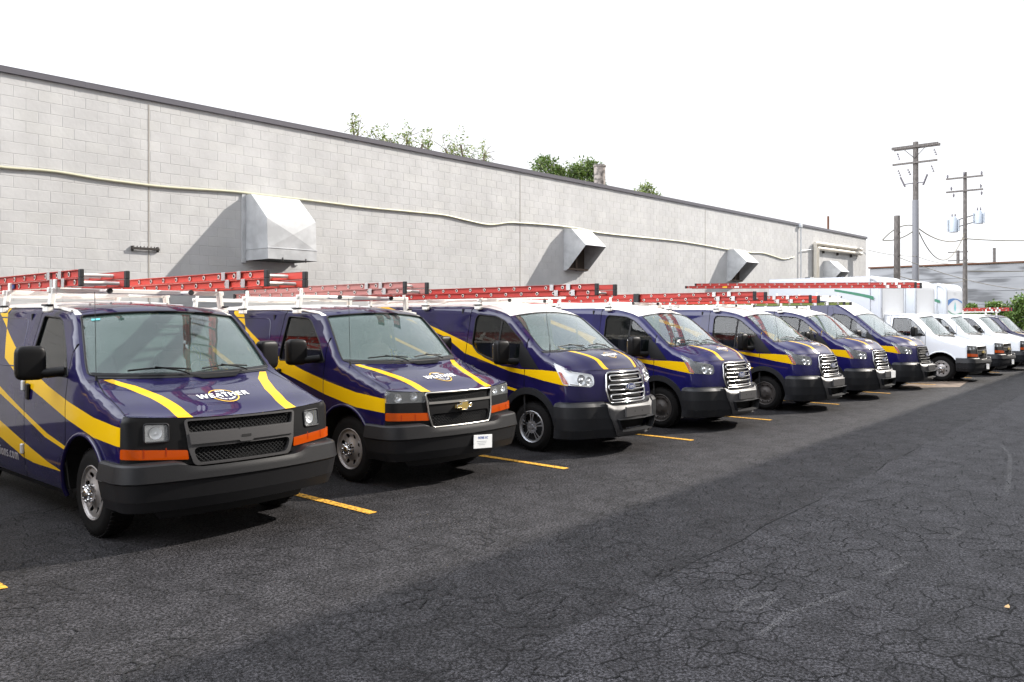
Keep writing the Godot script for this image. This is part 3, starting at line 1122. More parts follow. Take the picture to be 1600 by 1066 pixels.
	for i in 2:
		var l: PackedVector2Array = lamps[i]
		var rf2 := MB.new()
		rf2.patch(b.off(-0.05), l, [], Vector2(0.08, 0.05))
		var hl := put("headlight", rf2, M["reflector"] if old else M["reflector_dark"], van)
		var cen := Vector2.ZERO
		for p in l:
			cen += p / l.size()
		var spots := [cen] if old else [cen + Vector2(0.1, 0.01), cen - Vector2(0.1, 0.0)]
		for c in spots:
			var bl := MB.new()
			var p0: Vector3 = b.off(-0.05).call(c)
			bl.lathe([Vector2(0.05, 0.034), Vector2(0.042, 0.018), Vector2(0.025, 0.006), Vector2(0.001, 0.0)], p0, MB.normal(fs, c), 16)
			bl.blob(p0 + MB.normal(fs, c) * 0.02, Vector3(0.014, 0.014, 0.014), 1.0)
			put("bulb", bl, M["reflector"] if not old else M["lamp_white"], hl)
		var ln := MB.new()
		ln.patch(b.off(0.006), l, [], Vector2(0.08, 0.05))
		put("lens", ln, M["clear_lens"], hl)
		if old:
			var fr2 := MB.new()
			fr2.bead(b.off(0.008), l, 0.008)
			put("lamp_frame", fr2, M["plastic"], hl)
		var tn := MB.new()
		tn.patch(b.off(0.016), turns[i], [], Vector2(0.05, 0.03))
		tn.lip(b.off(0.016), turns[i], 0.015)
		var ts := put("turn_signal", tn, M["amber"], van)
		var rb := MB.new()
		var t0: Vector2 = turns[i][0]
		for k in range(1, 3):
			var aa := lerpf(b.ax(0.51), b.az(-0.2), k / 3.0) * (-1.0 if i == 0 else 1.0)
			rb.ribbon(b.off(0.016), PackedVector2Array([Vector2(aa, 0.765), Vector2(aa, 0.835)]), 0.008, 0.002)
		put("lens_rib", rb, M["amber_red"], ts)
	# grille
	var gm: Material = M["plastic_grey"] if old else M["satin_chrome"]
	var gb := MB.new()
	gb.patch(b.off(-0.05), b.xy([[-0.54, 1.05], [0.54, 1.05], [0.5, 0.68], [-0.5, 0.68]]), [], Vector2(0.1, 0.1))
	var grille := put("grille", gb, M["void_black"], van)
	var gf := MB.new()
	var outer := round_poly(b.xy([[-0.535, 1.056], [0.535, 1.056], [0.515, 0.93], [0.5, 0.8], [0.455, 0.668], [-0.455, 0.668], [-0.5, 0.8], [-0.515, 0.93]]), 0.04)
	if old:
		gf.patch(b.off(0.018), outer, [gr_u, gr_l], Vector2(0.06, 0.05))
		for g in [gr_u, gr_l, outer]:
			gf.lip(b.off(0.018), g, 0.04)
	else:
		gf.bead(b.off(0.014), outer, 0.011)
		var cb := MB.new()
		cb.patch(b.off(0.02), b.xy([[-0.5, 0.955], [0.5, 0.955], [0.5, 0.928], [-0.5, 0.928]]), [], Vector2(0.06, 0.05))
		cb.lip(b.off(0.02), b.xy([[-0.5, 0.955], [0.5, 0.955], [0.5, 0.928], [-0.5, 0.928]]), 0.02)
		put("grille_bar", cb, M["satin_chrome"], grille)
	put("grille_frame", gf, gm, grille)
	for g in [gr_u, gr_l]:
		tag(put("grille_mesh", mesh_wires(b.off(-0.012), g, 0.04, 0.0032), M["plastic"], grille), "", "", "", "stuff")
	if old:
		var ba := MB.new()
		var br := b.xy([[-0.5, 0.935], [-0.055, 0.935], [-0.055, 0.945], [0.055, 0.945], [0.055, 0.935], [0.5, 0.935], [0.485, 0.845], [0.07, 0.845], [0.055, 0.83], [-0.055, 0.83], [-0.07, 0.845], [-0.485, 0.845]])
		ba.patch(b.off(0.034), br, [], Vector2(0.06, 0.05))
		ba.lip(b.off(0.034), br, 0.02)
		put("grille_bar", ba, gm, grille)
		var sl2 := MB.new()
		var slot := b.xy([[-0.045, 0.89], [0.045, 0.89], [0.045, 0.868], [-0.045, 0.868]])
		sl2.patch(b.off(0.0365), slot, [], Vector2(0.06, 0.05))
		put("badge_slot", sl2, M["dark"], grille)
	else:
		var bt := MB.new()
		var bow := b.xy([[-0.115, 0.9], [-0.05, 0.9], [-0.05, 0.928], [0.062, 0.928], [0.05, 0.9], [0.118, 0.9], [0.1, 0.862], [0.04, 0.862], [0.035, 0.838], [-0.062, 0.838], [-0.052, 0.862], [-0.13, 0.862]])
		bt.patch(b.off(0.05), bow, [], Vector2(0.06, 0.05))
		bt.lip(b.off(0.05), bow, 0.04)
		put("badge", bt, M["bow_gold"], grille)
		var bt2 := MB.new()
		bt2.bead(b.off(0.05), bow, 0.004, true, 0.05, 5)
		put("badge_edge", bt2, M["chrome"], grille)
	# bumper
	var prof := [[-0.03, 0.732], [0.1, 0.724], [0.118, 0.708], [0.143, 0.578], [0.128, 0.566], [0.1, 0.42], [0.062, 0.33], [-0.08, 0.31]]
	var dip := func(a: float, k: float) -> Vector2:
		var t := 1.0 - smoothstep(0.42, 0.62, a)
		var sd := smoothstep(b.a_side - 0.2, b.a_side + 0.02, a)
		return Vector2(-0.07 * sd, -0.085 * t if k < 1.5 else -0.07 * t * clampf(2.5 - k, 0.0, 1.0) if k < 2.5 else 0.0)
	var bf := bump_fn(b, prof, dip)
	var az := b.az(-0.5)
	var bm := MB.new()
	for k in 7:
		bm.patch(bf, PackedVector2Array([Vector2(-az, k + 0.006), Vector2(az, k + 0.006), Vector2(az, k + 0.994), Vector2(-az, k + 0.994)]), [], Vector2(0.07, 0.34))
	var bump := put("bumper", bm, M["bumper"] if livery else M["plastic"], van)
	var vl := MB.new()
	vl.patch(b.off(-0.12), b.xy([[-0.8, 0.36], [0.8, 0.36], [0.7, 0.23], [-0.7, 0.23]]), [], Vector2(0.1, 0.1))
	put("air_dam", vl, M["plastic_black"], bump)
	if not old or not livery:
		var pl := Node3D.new()
		var px := -0.05 if not livery else 0.2
		var p := MB.new()
		p.box(Vector3.ZERO, Vector3(0.31, 0.158, 0.006), 0.01)
		var po := put("licence_plate", p, M["plate"], van, Vector3(px, 0.455, 0.132))
		po.rotation.z = -0.06
		po.rotation.x = -0.04
		var tx := MB.new()
		tx.bend(text("9ONE AC", 0.04, true), func(q: Vector2) -> Array: return [Vector3(q.x, q.y + 0.045, 0.0045), Vector3(0, 0, 1)])
		put("plate_lettering", tx, M["label_blue"], po)
		var tx2 := MB.new()
		for k in 3:
			tx2.box(Vector3(-0.02, 0.005 - 0.02 * k, 0.0042), Vector3(0.16 - 0.03 * k, 0.007, 0.002))
		put("plate_small_print", tx2, M["label_white"] if false else M["box_trim"], po)
		pl.free()
	# aerial
	var ae := MB.new()
	var a0: Vector3 = fs.call(Vector2(-b.az(-1.0), MB.kc(b.top, 1.0))) + Vector3(0.07, -0.01, 0.0)
	ae.tube([a0, a0 + Vector3(0, 0.06, 0)], 0.01, 6)
	ae.tube([a0 + Vector3(0, 0.05, 0), a0 + Vector3(0.0, 0.8, -0.03)], 0.003, 5)
	put("aerial", ae, M["cap_black"], van)
	if rack:
		roof_rack(van, [-2.05, -3.35, -4.75], 2.01, 2.2, 0.86)

func roof_rack(van: Node3D, zs: Array, y0: float, y1: float, w: float) -> void:
	var r := Node3D.new()
	r.name = "roof_rack"
	van.add_child(r)
	for z in zs:
		var m := MB.new()
		m.box(Vector3(0, y1 - 0.025, z), Vector3(w * 2 + 0.1, 0.05, 0.045), 0.008)
		put("crossbar", m, M["rack_white"], r)
		for s in [-1.0, 1.0]:
			var u := MB.new()
			u.box(Vector3(s * (w + 0.01), (y0 + y1) * 0.5 - 0.01, z), Vector3(0.05, y1 - y0 + 0.02, 0.07), 0.01, Basis(Vector3.BACK, s * 0.12))
			u.box(Vector3(s * (w + 0.045), y0 - 0.02, z), Vector3(0.06, 0.06, 0.13), 0.012)
			u.box(Vector3(s * (w - 0.02), y1 + 0.03, z), Vector3(0.03, 0.1, 0.05), 0.008)
			put("upright", u, M["rack_white"], r)
			var ft := MB.new()
			ft.box(Vector3(s * (w + 0.05), y0 + 0.02, z), Vector3(0.07, 0.018, 0.135), 0.005)
			put("rubber_foot", ft, M["cap_black"], r)
	for s in [-1.0, 1.0]:
		var l := MB.new()
		l.tube([Vector3(s * 0.42, y1 - 0.025, zs[0] + 0.22), Vector3(s * 0.42, y1 - 0.025, zs[zs.size() - 1] - 0.2)], 0.018, 8)
		put("long_bar", l, M["rack_white"], r)
		var e := MB.new()
		e.tube([Vector3(s * 0.42, y1 - 0.025, zs[0] + 0.215), Vector3(s * 0.42, y1 - 0.025, zs[0] + 0.245)], 0.027, 8)
		put("end_plug", e, M["cap_black"], r)

# ------------------------------------------------------------------ round-nosed van
const TR_STRIPES := [
	[[-0.36, 1.155], [-0.81, 1.175], [-1.2, 1.17], [-1.6, 1.205], [-1.95, 1.31], [-2.14, 1.4], [-2.24, 1.49], [-2.63, 1.61], [-2.94, 1.7], [-4.2, 2.05], [-5.5, 2.3], [-5.5, 2.25], [-4.2, 1.98], [-2.86, 1.61], [-2.39, 1.37], [-1.89, 1.25], [-1.41, 1.13], [-1.12, 1.09], [-0.79, 1.03], [-0.36, 0.97]],
	[[-1.16, 0.86], [-1.61, 0.94], [-2.4, 1.12], [-4.5, 1.7], [-4.5, 1.66], [-2.4, 1.075], [-1.58, 0.9], [-1.16, 0.82]]]

func transit(van: Node3D, high: bool, bright: bool, rim: String, plate: bool, dark_grille: bool, paint: Material, rack: bool) -> void:
	var b := Body.new()
	b.w = 1.03; b.bow = 0.17; b.rc = 0.34; b.rcz = 0.3
	b.tumble = [[0.2, 0.08], [0.45, 0.02], [0.8, 0.0], [1.15, 0.012], [1.5, 0.06], [1.95, 0.15], [2.5, 0.24]]
	b.rake = [[0.2, 0.06], [0.4, 0.0], [0.75, 0.0], [0.95, 0.03], [1.13, 0.09], [1.3, 0.2]]
	b.top = [[0.0, 1.12], [0.3, 1.165], [0.55, 1.285], [0.88, 1.425], [1.25, 1.705], [1.55, 1.925], [1.75, 2.0], [2.1, 2.065], [2.7, 2.095], [5.7, 2.1]]
	if high:
		b.top = [[0.0, 1.12], [0.3, 1.165], [0.55, 1.285], [0.88, 1.425], [1.25, 1.705], [1.6, 1.97], [1.95, 2.2], [2.25, 2.34], [2.6, 2.41], [3.2, 2.44], [5.7, 2.45]]
	b.sho = [[0.2, 0.06], [0.5, 0.09], [0.9, 0.07], [1.3, 0.06], [1.8, 0.08], [5.7, 0.09]]
	b.ready()
	var fs := b.fs
	var zr := -5.55
	var hc := 0.3     # where the hood edge starts behind the nose
	var zh := 1.58 if not high else 1.62
	var wheels_z := [-1.04, -4.4]
	var lamps := []
	for s in [-1.0, 1.0]:
		lamps.append(round_poly(PackedVector2Array([Vector2(s * b.az(-0.62), 1.285), Vector2(s * b.az(-0.5), 1.12), Vector2(s * b.az(-0.415), 0.985), Vector2(s * b.ax(0.69), 0.945), Vector2(s * b.ax(0.645), 0.985), Vector2(s * b.ax(0.64), 1.09), Vector2(s * b.ax(0.68), 1.125), Vector2(s * b.az(-0.3), 1.165)]), 0.03, 3))
	for s in [-1.0, 1.0]:
		var lamp: PackedVector2Array = lamps[0 if s < 0 else 1]
		var pan := flank(van, b, s, [["front_fender", -0.34, -1.128], ["front_door", -1.14, -2.358], ["cargo_side", -2.37, zr]],
			{"front_door": [[-1.2, 1.34], [-1.2, 1.545], [-1.62, 1.86], [-1.8, 1.93], [-2.2, 1.96], [-2.25, 1.9], [-2.25, 1.5], [-2.12, 1.385], [-1.95, 1.33], [-1.7, 1.27], [-1.5, 1.25]]} if not high else
			{"front_door": [[-1.2, 1.34], [-1.2, 1.545], [-1.62, 1.86], [-1.85, 2.0], [-2.2, 2.04], [-2.25, 1.98], [-2.25, 1.5], [-2.12, 1.385], [-1.95, 1.33], [-1.7, 1.27], [-1.5, 1.25]]},
			[[-1.04, 0.37, 0.47], [-4.4, 0.37, 0.45]], TR_STRIPES, 0.26, -0.34, zr, paint, M["side_glass"], [lamp])
		var sail := MB.new()
		sail.patch(b.off(0.006), b.zy(s, [[-0.86, 1.185], [-1.19, 1.2], [-1.26, 1.3], [-1.26, 1.56], [-1.12, 1.46]]), [], Vector2(0.1, 0.1))
		put("window_sail", sail, M["plastic_black"], pan["front_door"])
		var dv := MB.new()
		dv.ribbon(b.off(-0.012), b.zy(s, [[-1.72, 1.27], [-1.69, 1.9]]), 0.035, 0.002)
		put("window_divider", dv, M["plastic_black"], pan["front_door"])
		var hd := MB.new()
		hd.box(b.off(0.02).call(Vector2(s * b.az(-2.24), 1.17)), Vector3(0.03, 0.05, 0.2), 0.012)
		put("door_handle", hd, M["plastic_black"], pan["front_door"])
		# dark arch trim, bulging out over the wheel
		var arch := MB.new()
		var pts := PackedVector2Array()
		var pin := PackedVector2Array()
		for i in 25:
			var t := -0.15 + (PI + 0.3) * i / 24.0
			pts.append(Vector2(s * b.az(-1.04 - cos(t) * 0.545), 0.37 + sin(t) * 0.55))
			pin.append(Vector2(s * b.az(-1.04 - cos(t) * 0.455), 0.37 + sin(t) * 0.455))
		var ro := pts.duplicate()
		pin.reverse()
		ro.append_array(pin)
		arch.patch(b.off(0.022), ro, [], Vector2(0.09, 0.09))
		arch.lip(b.off(0.022), ro, 0.03, 0.08)
		put("arch_trim", arch, M["plastic"], van)
		var rk := MB.new()
		rk.patch(b.off(0.012), b.zy(s, [[-1.5, 0.22], [-1.5, 0.4], [-3.95, 0.4], [-3.95, 0.22]]), [], Vector2(0.3, 0.1))
		put("sill_trim", rk, M["plastic"], van)
		mirror(van, Vector3(s * 1.2, 1.41, -1.42), Vector3(0.115, 0.175, 0.075), Vector3(s * 0.99, 1.28, -1.28), s * 0.2)
		for z in wheels_z:
			wheel(van, s * (b.w - 0.055), z, 0.352, rim)
		# lamp
		var lb := MB.new()
		lb.patch(b.off(-0.035), lamp, [], Vector2(0.07, 0.05))
		lb.lip(fs, lamp, 0.035)
		var hl := put("headlight", lb, M["lamp_white"] if bright else M["reflector_dark"], van)
		var am := MB.new()
		var ap := PackedVector2Array([Vector2(s * b.az(-0.525), 1.16), Vector2(s * b.az(-0.47), 1.165), Vector2(s * b.az(-0.345), 0.99), Vector2(s * b.az(-0.415), 0.995)])
		am.patch(b.off(-0.02), ap, [], Vector2(0.06, 0.05))
		put("side_marker", am, M["amber_red"], hl)
		for c in [[0.84, 1.05, 0.075], [0.715, 1.035, 0.06]]:
			var p0: Vector3 = b.off(-0.03).call(Vector2(s * b.ax(c[0]), c[1]))
			var nn := (MB.normal(fs, Vector2(s * b.ax(c[0]), c[1])) + Vector3(0, 0, 0.6)).normalized()
			var bl := MB.new()
			bl.lathe([Vector2(c[2], 0.035), Vector2(c[2] * 0.92, 0.034), Vector2(c[2] * 0.7, 0.012), Vector2(c[2] * 0.55, 0.008)], p0, nn, 20)
			bl.blob(p0, Vector3.ONE * c[2] * 0.6, 1.0)
			put("bulb", bl, M["reflector"], hl)
		var bar := MB.new()
		bar.ribbon(b.off(-0.01), PackedVector2Array([Vector2(s * b.az(-0.33), 0.99), Vector2(s * b.ax(0.8), 0.965), Vector2(s * b.ax(0.67), 1.0)]), 0.02, 0.0)
		put("lamp_trim", bar, M["chrome"] if bright else M["plastic"], hl)
		var ln := MB.new()
		ln.patch(b.off(0.004), lamp, [], Vector2(0.07, 0.05))
		put("lens", ln, M["clear_lens"], hl)
	# nose: body colour between the lamps, with the grille opening
	var an := b.az(-0.34)
	var top_y := func(a: float) -> float: return lerpf(1.168, 1.166, a / an) - 0.02 * sin(PI * clampf(a / an, 0.0, 1.0))
	var nose := PackedVector2Array()
	for i in 25:
		var t := -1.0 + i / 12.0
		nose.append(Vector2(t * an, 1.172 + 0.005 * t * t))
	nose.append_array([Vector2(an, 0.6), Vector2(-an, 0.6)])
	var go := round_poly(b.xy([[-0.43, 1.135], [0.43, 1.135], [0.475, 0.88], [0.43, 0.715], [-0.43, 0.715], [-0.475, 0.88]]), 0.06)
	var nm := MB.new()
	nm.patch(fs, nose, [lamps[0], lamps[1], go], Vector2(0.07, 0.05))
	nm.lip(fs, go, 0.05)
	put("nose_panel", nm, paint, van)
	var gb := MB.new()
	gb.patch(b.off(-0.045), go, [], Vector2(0.1, 0.1))
	var grille := put("grille", gb, M["void_black"], van)
	var gm: Material = M["plastic"] if dark_grille else M["chrome"] if bright else M["dull_chrome"]
	var gf := MB.new()
	gf.bead(b.off(0.006), go, 0.014, true, 0.04, 8)
	put("grille_frame", gf, gm, grille)
	for i in 3:
		var y: float = [1.055, 0.925, 0.79][i]
		var hw: float = [0.385, 0.425, 0.4][i]
		var loop := round_poly(b.xy([[-hw, y + 0.036], [hw, y + 0.036], [hw, y - 0.036], [-hw, y - 0.036]]), 0.034, 5)
		var lm := MB.new()
		lm.bead(b.off(0.008), loop, 0.0135, true, 0.04, 8)
		put("grille_bar", lm, gm, grille)
		var ib := MB.new()
		ib.bead(b.off(-0.02), b.xy([[-hw + 0.04, y], [0.0, y], [hw - 0.04, y]]), 0.009, false, 0.05, 6)
		put("grille_slat", ib, M["plastic"] if dark_grille else M["plastic_grey"], grille)
	var oval := PackedVector2Array()
	var oval2 := PackedVector2Array()
	for i in 28:
		var t := TAU * i / 28
		oval.append(Vector2(cos(t) * 0.125, 0.925 + sin(t) * 0.052))
		oval2.append(Vector2(cos(t) * 0.108, 0.925 + sin(t) * 0.04))
	var bd := MB.new()
	bd.patch(b.off(0.034), oval, [], Vector2(0.05, 0.03))
	bd.lip(b.off(0.034), oval, 0.03)
	var badge := put("badge", bd, M["chrome"], grille)
	var bd2 := MB.new()
	bd2.patch(b.off(0.0365), oval2, [], Vector2(0.05, 0.03))
	put("badge_face", bd2, M["badge_blue"], grille)
	var bt := MB.new()
	bt.bend(text("Ford", 0.062, false, "Droid Serif"), func(p: Vector2) -> Array:
		return [b.off(0.039).call(Vector2(p.x * 1.15 + p.y * 0.3, 0.925 + p.y)), Vector3(0, 0, 1)])
	put("badge_lettering", bt, M["lettering"], grille)
	# hood
	var ah := b.az(-hc - 0.04)
	var c0 := func(t: float) -> Vector3: return fs.call(Vector2(t * ah, 1.172 + 0.005 * t * t))
	var pc: Vector3 = fs.call(Vector2(b.az(-0.88), MB.kc(b.top, 0.88)))
	var c1 := func(t: float) -> Vector3: return Vector3(t * pc.x, pc.y + 0.0 * (1 - t * t), pc.z + 0.1 * (1 - t * t))
	var eh := func(f: float, s: float) -> Vector3:
		var z := lerpf(-hc - 0.04, -0.88, f)
		return fs.call(Vector2(s * b.az(z), lerpf(1.177, MB.kc(b.top, -z), smoothstep(0.0, 0.25, f))))
	var hood0 := coons(c0, c1, eh, 0.05)
	# raised middle with a crease at each side
	var hood := func(q: Vector2) -> Vector3:
		var p: Vector3 = hood0.call(q)
		var rise := 0.03 * smoothstep(0.72, 0.52, absf(q.x)) * smoothstep(-0.05, 0.2, q.y) * smoothstep(1.05, 0.8, q.y)
		return p + Vector3(0, rise, 0)
	var hs := []
	for s in [-1.0, 1.0]:
		hs.append(poly([[s * 0.325, 0.02], [s * 0.41, 0.02], [s * 0.44, 0.3], [s * 0.52, 0.62], [s * 0.57, 0.88], [s * 0.49, 0.89], [s * 0.44, 0.62], [s * 0.36, 0.3]]))
	var hm := MB.new()
	hm.patch(hood, poly([[-1, 0], [1, 0], [1, 0.95], [-1, 0.95]]), hs, Vector2(0.08, 0.07))
	var hood_o := put("hood", hm, paint, van)
	for st in hs:
		var y := MB.new()
		y.patch(hood, st, [], Vector2(0.08, 0.07))
		put("stripe", y, M["yellow"], hood_o)
	emblem(hood_o, hood, Vector2(0.0, 0.42), 0.75, 0.95)
	for s in [-1.0, 1.0]:
		var vt := MB.new()
		vt.patch(lift(hood, 0.006), poly([[s * 0.18, 0.77], [s * 0.42, 0.79], [s * 0.4, 0.87], [s * 0.18, 0.85]]), [], Vector2(0.1, 0.1))
		put("hood_vent", vt, M["plastic_black"], hood_o)
	var hg := MB.new()
	hg.ribbon(lift(hood, 0.0015), poly([[-0.99, 0.03], [-0.6, 0.018], [0.0, 0.014], [0.6, 0.018], [0.99, 0.03]]), 0.012, 0.0)
	put("hood_gap", hg, M["seam"], van)
	var cw := MB.new()
	cw.patch(lift(hood, 0.003), poly([[-0.98, 0.955], [0.98, 0.955], [1.0, 1.04], [-1.0, 1.04]]), [], Vector2(0.1, 0.05))
	put("cowl", cw, M["plastic"], van)
	# windscreen
	var pr: Vector3 = fs.call(Vector2(b.az(-zh), MB.kc(b.top, zh)))
	var c2 := func(t: float) -> Vector3: return Vector3(t * pr.x, pr.y + 0.07 * (1 - t * t), pr.z + 0.07 * (1 - t * t))
	var ew := func(f: float, s: float) -> Vector3:
		var z := lerpf(-0.88, -zh, f)
		return fs.call(Vector2(s * b.az(z), MB.kc(b.top, -z)))
	var ws := coons(c1, c2, ew, 0.02)
	var whole := poly([[-1, 0], [1, 0], [1, 1], [-1, 1]])
	var hole := round_poly(poly([[-0.94, 0.03], [0.94, 0.03], [0.92, 0.97], [-0.92, 0.97]]), 0.06)
	var pil := MB.new()
	pil.patch(ws, whole, [hole], Vector2(0.12, 0.1))
	put("windscreen_frame", pil, paint, van)
	var gl := MB.new()
	for k in 4:
		gl.patch(lift(ws, -0.004 - 0.003 * k), hole, [], Vector2(0.12, 0.1))
	var glo := put("windscreen", gl, M["glass"], van)
	var sl := MB.new()
	sl.bead(ws, hole, 0.009, true, 0.08, 6, -0.003)
	put("windscreen_seal", sl, M["plastic_black"], glo)
	wipers(van, ws)
	# roof
	var pe: Vector3 = fs.call(Vector2(b.az(zr), MB.kc(b.top, -zr)))
	var c3 := func(t: float) -> Vector3: return Vector3(t * pe.x, pe.y + 0.05 * (1 - t * t), pe.z)
	var er := func(f: float, s: float) -> Vector3:
		var z := lerpf(-zh, zr, f)
		return fs.call(Vector2(s * b.az(z), MB.kc(b.top, -z)))
	var roof := coons(c2, c3, er, 0.02)
	var rm := MB.new()
	rm.patch(roof, whole, [], Vector2(0.12, 0.04))
	var roof_o := put("roof", rm, M["white_roof"], van)
	for i in 5:
		var rb := MB.new()
		rb.bead(lift(roof, 0.002), poly([[-0.6 + 0.3 * i, 0.2], [-0.6 + 0.3 * i, 0.97]]), 0.012, false, 0.1)
		put("roof_rib", rb, M["white_roof"], roof_o)
	var bk := MB.new()
	bk.flat([Vector3(-b.w + 0.02, 0.3, zr), Vector3(b.w - 0.02, 0.3, zr), Vector3(b.w - 0.06, 1.5, zr), Vector3(pe.x, pe.y, zr), Vector3(0, pe.y + 0.05, zr), Vector3(-pe.x, pe.y, zr), Vector3(-b.w + 0.06, 1.5, zr)], Vector3(0, 0, -1))
	put("rear_panel", bk, paint, van)
	var bh := MB.new()
	bh.box(Vector3(0, 1.2, -2.55), Vector3(1.75, 1.7, 0.03))
	put("bulkhead", bh, M["dark"], van)
	underbody(van, b.w, -0.3, zr, wheels_z)
	interior(van, -1.95, 0.9, -1.05, 1.33, b.w)
	# big dark bumper that runs round to the wheels
	var prof := [[-0.005, 0.745], [0.05, 0.725], [0.085, 0.68], [0.09, 0.52], [0.075, 0.36], [0.035, 0.24], [-0.1, 0.21]]
	var x_in := b.ax(0.46)
	var dip := func(a: float, k: float) -> Vector2:
		var t := 1.0 - smoothstep(x_in - 0.06, x_in + 0.08, a)
		var side := smoothstep(b.a_side - 0.12, b.a_side + 0.1, a)
		var dy := -0.05 * t if k < 3.0 else 0.0
		return Vector2(0.02 * t - side * 0.055 * clampf(minf(k, 5.0 - k), 0.0, 1.0), dy)
	var bf := bump_fn(b, prof, dip)
	var az := b.az(-0.56)
	var mouth := round_poly(PackedVector2Array([Vector2(-b.ax(0.4), 3.1), Vector2(b.ax(0.4), 3.1), Vector2(b.ax(0.33), 4.1), Vector2(-b.ax(0.33), 4.1)]), 0.05)
	var bm := MB.new()
	for k in 6:
		bm.patch(bf, PackedVector2Array([Vector2(-az, k + 0.006), Vector2(az, k + 0.006), Vector2(az, k + 0.994), Vector2(-az, k + 0.994)]), [mouth], Vector2(0.07, 0.34))
	bm.lip(bf, mouth, 0.08)
	var bump := put("bumper", bm, M["plastic"], van)
	var mi := MB.new()
	mi.patch(func(q: Vector2) -> Vector3: return bf.call(q) - Vector3(0, 0, 0.09), mouth, [], Vector2(0.1, 0.3))
	put("air_intake", mi, M["void_black"], bump)
	# lighter frame round the mouth and the plate panel above it
	var fr := MB.new()
	var up2 := func(q: Vector2) -> Vector3: return bf.call(q) + MB.normal(bf, q, Vector3(0, 0.3, 1)) * 0.014
	var ring := round_poly(PackedVector2Array([Vector2(-b.ax(0.56), 1.0), Vector2(b.ax(0.56), 1.0), Vector2(b.ax(0.5), 2.6), Vector2(b.ax(0.36), 4.75), Vector2(-b.ax(0.36), 4.75), Vector2(-b.ax(0.5), 2.6)]), 0.06)
	fr.patch(up2, ring, [mouth], Vector2(0.07, 0.2))
	fr.lip(up2, ring, 0.016)
	put("bumper_frame", fr, M["plastic_grey"], bump)
	var pp := MB.new()
	pp.box(bf.call(Vector2(0, 2.25)) + Vector3(0, 0, 0.012), Vector3(0.6, 0.15, 0.03), 0.01)
	put("plate_panel", pp, M["plastic_grey"], bump)
	for s in [-1.0, 1.0]:
		var ho := MB.new()
		ho.lathe([Vector2(0.011, 0.001), Vector2(0.001, 0.001)], bf.call(Vector2(0, 2.25)) + Vector3(s * 0.09, 0, 0.0275), Vector3(0, 0, 1), 10)
		put("plate_hole", ho, M["seam"], bump)
	if plate:
		var p := MB.new()
		p.box(bf.call(Vector2(0, 2.35)) + Vector3(0.18, 0, 0.036), Vector3(0.3, 0.155, 0.006), 0.01)
		put("licence_plate", p, M["plate"], van)
	# aerial on the roof front
	var ae := MB.new()
	var a0: Vector3 = fs.call(Vector2(-b.az(-0.86), MB.kc(b.top, 0.86))) + Vector3(0.1, 0.0, 0.05)
	ae.tube([a0, a0 + Vector3(0, 0.12, 0)], 0.009, 6)
	ae.tube([a0 + Vector3(0, 0.1, 0), a0 + Vector3(0.0, 0.78, -0.1)], 0.003, 5)
	put("aerial", ae, M["cap_black"], van)
	if rack:
		if high:
			roof_rack(van, [-2.7, -3.9, -5.1], 2.42, 2.56, 0.8)
		else:
			roof_rack(van, [-2.2, -3.4, -4.9], 2.09, 2.21, 0.84)

# ------------------------------------------------------------------ ladders
func ladder(called: String, at: Vector3, length: float, width: float, mt: Material, label: String, tilt := 0.0, single := false) -> Node3D:
	var o := thing(called, at, label, "ladder", "ladders on the van roofs")
	o.rotation.x = tilt
	var rows := [0.0] if single else [0.0, 0.079]
	for j in rows.size():
		var y: float = rows[j]
		var back: float = -length + (0.0 if j == 0 else 0.35)
		for s in [-1.0, 1.0]:
			var m := MB.new()
			var x: float = s * width * 0.5
			var l := -back
			m.box(Vector3(x, y + 0.037, back * 0.5), Vector3(0.006, 0.074, l), 0.001)
			for fy in [0.004, 0.07]:
				m.box(Vector3(x + s * 0.011, y + fy, back * 0.5), Vector3(0.028, 0.008, l), 0.002)
			put("rail", m, mt, o)
			for z in [-0.02, back + 0.02]:
				var c := MB.new()
				c.box(Vector3(x + s * 0.01, y + 0.037, z), Vector3(0.036, 0.08, 0.06), 0.006)
				put("end_cap", c, M["cap_black"], o)
			for z in [-0.42, -0.72]:
				var k := MB.new()
				k.box(Vector3(x + s * 0.029, y + 0.037, z - 0.08 * j), Vector3(0.006, 0.084, 0.07), 0.002)
				put("bracket", k, M["aluminium"], o)
		var key := "rung%.2f" % width
		if not cache.has(key):
			var r := MB.new()
			r.lathe([Vector2(0.011, -width * 0.5 - 0.016), Vector2(0.024, -width * 0.5 - 0.014), Vector2(0.024, -width * 0.5 - 0.008), Vector2(0.017, -width * 0.5), Vector2(0.017, width * 0.5), Vector2(0.024, width * 0.5 + 0.008), Vector2(0.024, width * 0.5 + 0.014), Vector2(0.011, width * 0.5 + 0.016), Vector2(0.011, width * 0.5 - 0.05), Vector2(0.0, width * 0.5 - 0.05)], Vector3.ZERO, Vector3.RIGHT, 12)
			r.lathe([Vector2(0.011, -width * 0.5 - 0.016), Vector2(0.011, -width * 0.5 + 0.05), Vector2(0.0, -width * 0.5 + 0.05)], Vector3.ZERO, Vector3.RIGHT, 12)
			var rmsh := r.mesh()
			var hole := MB.new()
			for s in [-1.0, 1.0]:
				hole.lathe([Vector2(0.0155, s * (width * 0.5 + 0.0165)), Vector2(0.0, s * (width * 0.5 + 0.0165))], Vector3.ZERO, Vector3.RIGHT, 10)
			rmsh.add_surface_from_arrays(Mesh.PRIMITIVE_TRIANGLES, hole.mesh().surface_get_arrays(0))
			rmsh.surface_set_material(0, M["rung"])
			rmsh.surface_set_material(1, M["void_black"])
			cache[key] = rmsh
		var z := -0.17 - 0.14 * j
		while z > back + 0.1:
			var ru := put("rung", cache[key], null, o, Vector3(0, y + 0.037, z))
			z -= 0.305
	return o

